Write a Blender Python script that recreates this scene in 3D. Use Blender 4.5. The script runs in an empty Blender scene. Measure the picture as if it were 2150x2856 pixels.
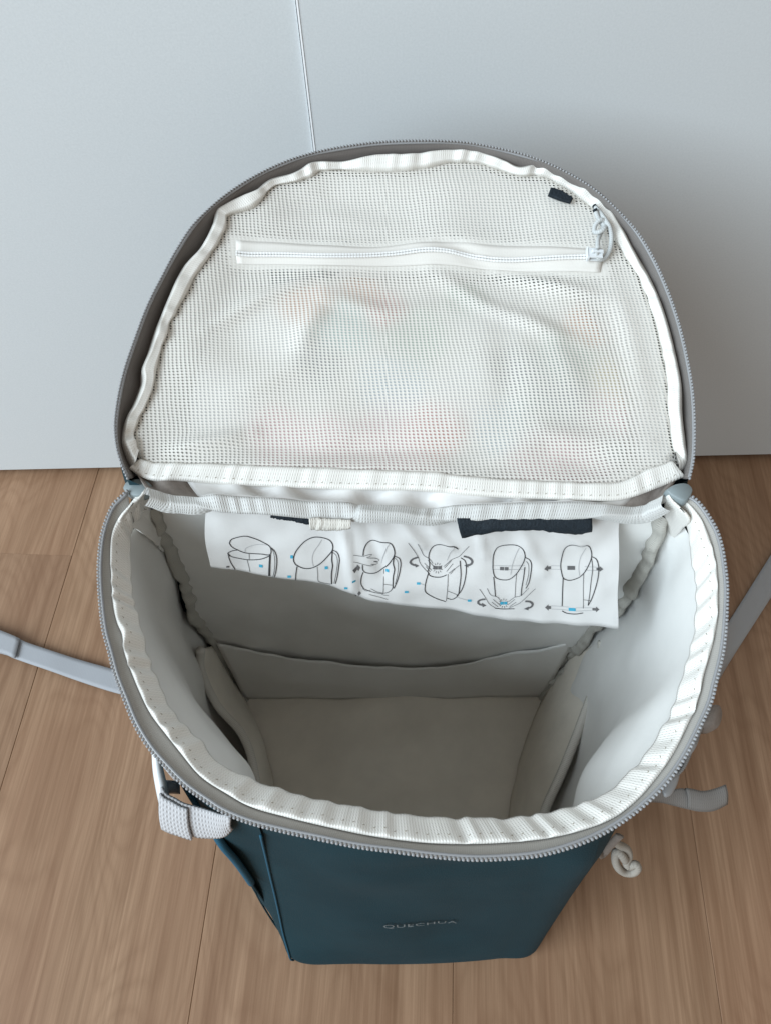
import bpy, bmesh, math, random
from mathutils import Vector, Matrix, noise

random.seed(7)
scene = bpy.context.scene
COL = scene.collection

# ------------------------------------------------------------------ camera, light, exposure
cam_d = bpy.data.cameras.new('camera')
cam = bpy.data.objects.new('camera', cam_d)
COL.objects.link(cam)
cam_d.sensor_fit = 'HORIZONTAL'
cam_d.sensor_width = 36.0
cam_d.lens = 35.957
cam_d.clip_start = 0.01
cam_d.clip_end = 100.0
cam.matrix_world = Matrix(((0.99948, 0.02040, 0.02510, 0.0),
                           (-0.00397, 0.84755, -0.53070, 0.0),
                           (-0.03209, 0.53032, 0.84719, 0.70),
                           (0, 0, 0, 1)))
scene.camera = cam

world = bpy.data.worlds.new('World')
scene.world = world
world.use_nodes = True
bg = world.node_tree.nodes['Background']
bg.inputs[0].default_value = (1.0, 0.895, 0.785, 1)
bg.inputs[1].default_value = 0.405


def area(name, loc, aim, sx, sy, power, col):
    l = bpy.data.lights.new(name, 'AREA')
    l.shape = 'RECTANGLE'
    l.size, l.size_y, l.energy, l.color = sx, sy, power, col
    o = bpy.data.objects.new(name, l)
    COL.objects.link(o)
    o.location = loc
    o.rotation_euler = (Vector(aim) - Vector(loc)).to_track_quat('-Z', 'Y').to_euler()
    return o


area('window_light', (-2.8, -1.6, 2.5), (0, .2, .3), 3.4, 2.8, 290, (0.75, 0.89, 1.0))
vs = scene.view_settings
vs.view_transform = 'Standard'
vs.look = 'None'
vs.exposure = 0.08
vs.gamma = 1.0

# measured outlines of the bag, in metres
D = {
'rim_zip': [[-0.1413,0.218,0.377],[-0.1438,0.2148,0.3769],[-0.1469,0.2108,0.3765],[-0.1495,0.2015,0.3755],[-0.1504,0.193,0.3746],[-0.1499,0.1813,0.3733],[-0.1485,0.1712,0.3721],[-0.1457,0.1581,0.3706],[-0.1423,0.1454,0.3691],[-0.1383,0.1355,0.3678],[-0.1337,0.1241,0.3664],[-0.1285,0.1142,0.3651],[-0.1221,0.1025,0.3635],[-0.1147,0.0926,0.3621],[-0.1062,0.0842,0.3609],[-0.0973,0.0765,0.3598],[-0.0873,0.0701,0.3589],[-0.0808,0.0663,0.3583],[-0.0695,0.0619,0.3577],[-0.0552,0.0583,0.3572],[-0.0387,0.0549,0.357],[-0.0225,0.0517,0.357],[-0.0065,0.0496,0.357],[0.0094,0.0476,0.357],[0.0252,0.0464,0.357],[0.0371,0.0466,0.357],[0.0521,0.0478,0.357],[0.0675,0.0515,0.357],[0.0801,0.0563,0.3571],[0.0915,0.0625,0.358],[0.1024,0.0702,0.3592],[0.1104,0.0773,0.3603],[0.118,0.086,0.3616],[0.1252,0.0964,0.3631],[0.133,0.1088,0.3649],[0.136,0.1158,0.3658],[0.1394,0.1235,0.3669],[0.1423,0.1308,0.3678],[0.145,0.1397,0.369],[0.1479,0.1518,0.3705],[0.1498,0.1612,0.3717],[0.1508,0.1709,0.3728],[0.1512,0.1807,0.374],[0.1504,0.1895,0.375],[0.1485,0.1958,0.3756],[0.1459,0.2021,0.3763],[0.1426,0.2069,0.3768],[0.1389,0.209,0.377]],
'bind_out': [[-0.1335,0.2206,0.375],[-0.1364,0.2162,0.3749],[-0.1404,0.2094,0.3742],[-0.1448,0.2026,0.3735],[-0.1462,0.197,0.3729],[-0.1455,0.1857,0.3717],[-0.1429,0.1721,0.3701],[-0.1403,0.159,0.3686],[-0.1372,0.1506,0.3676],[-0.1339,0.1449,0.3669],[-0.1318,0.1362,0.3658],[-0.1276,0.1277,0.3648],[-0.1221,0.1176,0.3634],[-0.1163,0.1084,0.3622],[-0.1084,0.0993,0.361],[-0.099,0.089,0.3596],[-0.0907,0.0807,0.3584],[-0.0801,0.0742,0.3575],[-0.069,0.0685,0.3566],[-0.0528,0.0641,0.356],[-0.0362,0.0603,0.3555],[-0.0174,0.0565,0.355],[0.0043,0.0536,0.355],[0.0226,0.0529,0.355],[0.0416,0.0535,0.355],[0.0569,0.0549,0.355],[0.0724,0.0581,0.3553],[0.0859,0.0629,0.356],[0.0969,0.0706,0.3572],[0.1059,0.0793,0.3585],[0.1135,0.0881,0.3598],[0.1207,0.0986,0.3613],[0.1274,0.1095,0.3629],[0.133,0.1231,0.3647],[0.1361,0.1296,0.3655],[0.1392,0.1364,0.3664],[0.1438,0.1497,0.3681],[0.1462,0.1623,0.3697],[0.1474,0.172,0.3708],[0.1474,0.1833,0.3721],[0.1464,0.1908,0.373],[0.1441,0.1992,0.3739],[0.1395,0.2062,0.3746],[0.1351,0.2099,0.375],[0.1311,0.2117,0.375]],
'bind_in': [[-0.1348,0.2232,0.3629],[-0.1366,0.2164,0.3622],[-0.1399,0.2098,0.3615],[-0.1419,0.2032,0.3608],[-0.1415,0.1967,0.3601],[-0.1391,0.1852,0.3589],[-0.1362,0.1713,0.3574],[-0.1326,0.1591,0.356],[-0.1286,0.148,0.3547],[-0.1233,0.1361,0.3532],[-0.1175,0.1242,0.3518],[-0.1117,0.1142,0.3505],[-0.1062,0.1075,0.3496],[-0.0961,0.0991,0.3485],[-0.0897,0.0918,0.3475],[-0.0837,0.0873,0.3469],[-0.075,0.0837,0.3465],[-0.0636,0.0789,0.3458],[-0.0516,0.0752,0.3453],[-0.0377,0.0719,0.3448],[-0.0179,0.0683,0.3443],[0.0047,0.0655,0.344],[0.0246,0.0645,0.3438],[0.0399,0.0645,0.3439],[0.0558,0.0661,0.3441],[0.0737,0.0697,0.3447],[0.087,0.0747,0.3454],[0.0959,0.0815,0.3464],[0.1041,0.0886,0.3474],[0.1121,0.0984,0.3488],[0.1208,0.1119,0.3506],[0.1271,0.1245,0.3523],[0.1317,0.1341,0.3535],[0.1362,0.1458,0.355],[0.14,0.1618,0.3569],[0.1415,0.1751,0.3584],[0.142,0.1889,0.36],[0.1426,0.1959,0.3607],[0.1416,0.2018,0.3614],[0.1388,0.2076,0.362],[0.1345,0.2125,0.3625]],
'back_top': [[-0.1268,0.211,0.3891],[-0.1226,0.211,0.3861],[-0.1181,0.211,0.3821],[-0.1119,0.211,0.3811],[-0.1041,0.211,0.3795],[-0.0981,0.211,0.3822],[-0.094,0.211,0.3829],[-0.0838,0.211,0.3805],[-0.0651,0.211,0.3784],[-0.0492,0.211,0.3748],[-0.0286,0.211,0.3727],[-0.0234,0.211,0.3686],[-0.0104,0.211,0.3676],[0.0016,0.211,0.3663],[0.0133,0.211,0.3645],[0.0269,0.211,0.368],[0.052,0.211,0.3692],[0.0718,0.211,0.3693],[0.0896,0.211,0.3689],[0.1026,0.211,0.366],[0.1142,0.211,0.3624],[0.1223,0.211,0.363],[0.1264,0.211,0.3672],[0.1305,0.211,0.3739]],
'back_bot': [[-0.124,0.2035,0.3905],[-0.1206,0.2035,0.3875],[-0.1163,0.2035,0.384],[-0.1104,0.2035,0.3829],[-0.1026,0.2035,0.3817],[-0.0971,0.2035,0.3807],[-0.0936,0.2035,0.3788],[-0.0839,0.2035,0.3763],[-0.0748,0.2035,0.3755],[-0.0596,0.2035,0.3728],[-0.0487,0.2035,0.37],[-0.03,0.2035,0.3671],[-0.0231,0.2035,0.3726],[-0.0103,0.2035,0.3712],[0.002,0.2035,0.369],[0.013,0.2035,0.3663],[0.0267,0.2035,0.3644],[0.0518,0.2035,0.3646],[0.0717,0.2035,0.364],[0.0894,0.2035,0.3643],[0.1014,0.2035,0.366],[0.1119,0.2035,0.3638],[0.1193,0.2035,0.364],[0.1235,0.2035,0.3674],[0.1278,0.2035,0.3737]],
'lid_frame': [[0.0006,0.2212,0.3758],[0.9995,-0.004,-0.0321],[0.0127,0.9612,0.2756],[0.0298,-0.2758,0.9607]],
'lid_zip': [[-0.1392,-0.0005],[-0.1428,0.0066],[-0.1462,0.0156],[-0.1484,0.0274],[-0.1485,0.0393],[-0.1468,0.0576],[-0.1429,0.0764],[-0.1374,0.0982],[-0.1307,0.1167],[-0.1248,0.1315],[-0.1165,0.1481],[-0.1054,0.1621],[-0.0939,0.1728],[-0.0798,0.183],[-0.0642,0.1913],[-0.0508,0.1962],[-0.0337,0.2003],[-0.0151,0.2032],[0.0034,0.2043],[0.022,0.2043],[0.0363,0.2032],[0.0547,0.1991],[0.0705,0.1942],[0.0824,0.1888],[0.0966,0.18],[0.1081,0.1707],[0.1191,0.1579],[0.1287,0.1439],[0.1365,0.1261],[0.1426,0.1048],[0.1463,0.0853],[0.1483,0.0663],[0.1491,0.0478],[0.1479,0.0274],[0.1454,0.0099],[0.1423,-0.0005]],
'lid_bind_out': [[-0.1398,0.009],[-0.1439,0.0149],[-0.1475,0.0215],[-0.1475,0.0303],[-0.1462,0.0372],[-0.1429,0.0445],[-0.1399,0.0566],[-0.1409,0.0633],[-0.1376,0.0761],[-0.1347,0.0904],[-0.1298,0.1077],[-0.1232,0.1261],[-0.114,0.1398],[-0.1082,0.1556],[-0.1074,0.1634],[-0.1003,0.1691],[-0.0859,0.1771],[-0.0776,0.1853],[-0.0628,0.1902],[-0.0517,0.1972],[-0.0341,0.198],[-0.0152,0.2017],[0.0037,0.2022],[0.0284,0.2055],[0.0448,0.204],[0.0597,0.198],[0.067,0.1942],[0.0796,0.1956],[0.0943,0.189],[0.1062,0.1808],[0.1165,0.1691],[0.1238,0.1533],[0.1297,0.1378],[0.1366,0.1212],[0.1412,0.1063],[0.1443,0.0904],[0.1462,0.0748],[0.1476,0.0558],[0.1462,0.0372],[0.1462,0.0215],[0.1458,0.0119],[0.141,0.007]],
'lid_bind_in': [[-0.1389,0.016],[-0.1411,0.0211],[-0.1423,0.0299],[-0.1384,0.0422],[-0.1346,0.0572],[-0.1335,0.0679],[-0.1301,0.0881],[-0.1236,0.1055],[-0.1185,0.1177],[-0.1121,0.1311],[-0.1064,0.1419],[-0.1016,0.1541],[-0.1015,0.1613],[-0.086,0.1677],[-0.0766,0.1818],[-0.0555,0.1877],[-0.0468,0.1931],[-0.0278,0.193],[-0.0089,0.1922],[0.012,0.1945],[0.0285,0.1987],[0.0449,0.1979],[0.0599,0.1922],[0.0698,0.1896],[0.0817,0.1891],[0.0944,0.1809],[0.1027,0.1736],[0.1142,0.1613],[0.1204,0.1461],[0.1255,0.1349],[0.1308,0.1259],[0.1339,0.1149],[0.1381,0.0961],[0.1401,0.0803],[0.1413,0.0597],[0.1403,0.0409],[0.1404,0.0237],[0.1407,0.016]],
'lid_bot_top': [[-0.1403,0.0149],[-0.1304,0.0116],[-0.1196,0.0111],[-0.104,0.0108],[-0.0849,0.0101],[-0.0657,0.0093],[-0.0418,0.0085],[-0.0179,0.0075],[0.0036,0.0065],[0.0179,0.0058],[0.0297,0.004],[0.0535,0.002],[0.0772,0.001],[0.0961,0.0002],[0.1092,0.0007],[0.1173,0.0035],[0.1254,0.008],[0.1352,0.0111],[0.1428,0.0151]],
'lid_bot_bot': [[-0.1425,0.008],[-0.1345,0.003],[-0.1248,0.001],[-0.1182,0.0017],[-0.1034,0.0005],[-0.0843,-0.0008],[-0.0653,-0.0018],[-0.0415,-0.0027],[-0.0178,-0.0032],[0.0035,-0.0035],[0.0177,-0.0045],[0.0295,-0.006],[0.0531,-0.0075],[0.0766,-0.0084],[0.0954,-0.0092],[0.1084,-0.0089],[0.1169,-0.007],[0.1291,-0.0025],[0.1435,0.0035]],
'pz_top': [[-0.0947,0.1455],[-0.0706,0.1458],[-0.0446,0.1446],[-0.0186,0.144],[0.0074,0.1467],[0.0282,0.1473],[0.0472,0.1452],[0.0671,0.1437],[0.0852,0.1422],[0.1014,0.1404],[0.1121,0.1389]],
'pz_mid': [[-0.0943,0.1368],[-0.0702,0.1371],[-0.0444,0.1362],[-0.0253,0.1371],[-0.0056,0.1389],[0.011,0.1406],[0.0216,0.1404],[0.0327,0.1389],[0.0529,0.135],[0.0769,0.1343],[0.1022,0.1339],[0.1117,0.1336]],
'pz_bot': [[-0.094,0.1321],[-0.07,0.1321],[-0.0443,0.1312],[-0.0185,0.1318],[0.0073,0.1324],[0.0279,0.1321],[0.0466,0.1303],[0.0663,0.1282],[0.0842,0.1268],[0.1003,0.1256],[0.1097,0.1247]],
'cord1': [[0.1082,0.1628],[0.1104,0.1571],[0.1128,0.1511],[0.1144,0.1479],[0.1156,0.1443],[0.1157,0.1395],[0.1144,0.135],[0.1122,0.1321],[0.1092,0.1307],[0.107,0.1322],[0.1069,0.1344]],
'cord2': [[0.1071,0.1577],[0.1089,0.1537],[0.1115,0.1501],[0.1107,0.147],[0.1091,0.1434],[0.1077,0.1398],[0.1069,0.1344]],
'knot': [[0.1119,0.1519],[0.1092,0.1516],[0.1067,0.1492],[0.1065,0.1458],[0.1087,0.1446],[0.1112,0.1461],[0.1122,0.1492],[0.1107,0.151]],
'slider': [[0.1017,0.1374],[0.1104,0.1365],[0.1107,0.13],[0.1019,0.1297]],
'tab': [[0.0846,0.178],[0.0904,0.176],[0.0969,0.1707],[0.0953,0.1677],[0.0899,0.1696],[0.0828,0.1732]],
'ridges': [[[-0.1083,0.0897],[-0.0793,0.1096],[-0.0467,0.1247],0.0034,0.0042],[[-0.1309,0.0138],[-0.1088,0.0214],[-0.0805,0.0291],0.005,0.005],[[0.0534,0.127],[0.0787,0.1197],[0.1111,0.109],0.003,0.004],[[-0.0578,0.073],[-0.0534,0.0897],[-0.0437,0.1067],0.003,0.006],[[0.0602,0.1067],[0.0816,0.0841],[0.0939,0.0461],0.002,0.007],[[0.0152,0.1479],[0.0295,0.1443],[0.046,0.1344],-0.003,0.005],[[0.0544,0.0897],[0.0557,0.0622],[0.0521,0.0356],-0.002,0.008],[[-0.0273,0.01],[0.0297,0.0138],[0.0773,0.0125],0.002,0.006],[[0.015,0.13],[0.045,0.1067],[0.0964,0.0813],0.0026,0.005],[[-0.0914,0.0514],[-0.065,0.0649],[-0.0429,0.0703],0.002,0.006],[[-0.0438,0.1125],[-0.0108,0.101],[0.0222,0.1067],0.0024,0.006],[[-0.0749,0.0125],[-0.0276,0.0291],[0.0255,0.0343],0.0024,0.006],[[0.0319,0.0075],[0.0734,0.0278],[0.1255,0.0201],0.003,0.007],[[0.1172,0.1212],[0.1241,0.0841],[0.128,0.0461],0.0026,0.006],[[-0.0815,0.1571],[-0.045,0.1632],[-0.0029,0.1571],0.0016,0.006]],
'spots': [[-0.0564,0.1067,'o',0.0101],[-0.0722,0.0897,'w',0.0126],[-0.0464,0.111,'o',0.0076],[-0.0108,0.1067,'r',0.0101],[-0.0235,0.1183,'o',0.0088],[-0.0334,0.0953,'t',0.0139],[0.0068,0.0897,'g',0.0139],[-0.0455,0.073,'k',0.0114],[-0.0058,0.0568,'b',0.0152],[0.078,0.0649,'k',0.0139],[0.0866,0.0461,'k',0.0152],[0.069,0.0356,'d',0.0152],[0.0753,0.0189,'p',0.0164],[-0.0059,0.0291,'p',0.0177],[-0.0661,0.0291,'p',0.0126],[0.0158,0.033,'r',0.0139],[-0.0419,0.0253,'p',0.0126],[0.1172,0.0622,'y',0.0126],[0.0884,0.073,'g',0.0139],[0.1105,0.0408,'p',0.0126],[0.0917,0.015,'p',0.0139],[0.0521,0.0356,'b',0.0126],[0.0609,0.0676,'k',0.0114],[0.1024,0.0953,'o',0.0101],[0.0473,0.101,'w',0.0152],[0.0309,0.0541,'w',0.0152],[0.1022,0.0278,'d',0.0126],[-0.101,0.0488,'w',0.0152],[0.0376,0.1125,'g',0.0101]],
'garL': [[-0.1448,0.2214,0.376],[-0.1438,0.2248,0.376],[-0.1395,0.2267,0.376],[-0.1346,0.2263,0.376],[-0.1299,0.2227,0.376],[-0.1305,0.2187,0.376],[-0.1353,0.216,0.376],[-0.1412,0.2173,0.376]],
'garR': [[0.1294,0.2116,0.378],[0.1333,0.2143,0.378],[0.1377,0.2156,0.378],[0.1413,0.2152,0.378],[0.1431,0.2121,0.378],[0.1416,0.2083,0.378],[0.1377,0.2046,0.378],[0.1321,0.208,0.378]],
'pap_frame': [[-0.1027,0.2145,0.3683],[1,0,0],[-0,0.3746,0.9272],[0,-0.9272,0.3746]],
'pap_top': [[0.00038,-0.0006],[0.03712,-0.0027],[0.07871,-0.00493],[0.10886,-0.00688],[0.1328,-0.00748],[0.16852,-0.00661],[0.20422,-0.00751],[0.21357,-0.00834]],
'pap_bot': [[-0.0044,-0.0426],[0.00921,-0.04559],[0.03006,-0.04898],[0.04417,-0.05164],[0.05826,-0.05579],[0.06954,-0.06132],[0.07944,-0.06644],[0.10339,-0.07195],[0.13156,-0.07655],[0.16013,-0.08337],[0.20023,-0.08723],[0.22335,-0.0896]],
'pap_left': [[0.00038,-0.0006],[-0.00262,-0.01187],[-0.00459,-0.02199],[-0.00525,-0.0352],[-0.0044,-0.0426]],
'pap_right': [[0.21357,-0.00834],[0.21533,-0.01642],[0.21741,-0.02625],[0.22026,-0.0557],[0.22335,-0.0896]],
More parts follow.
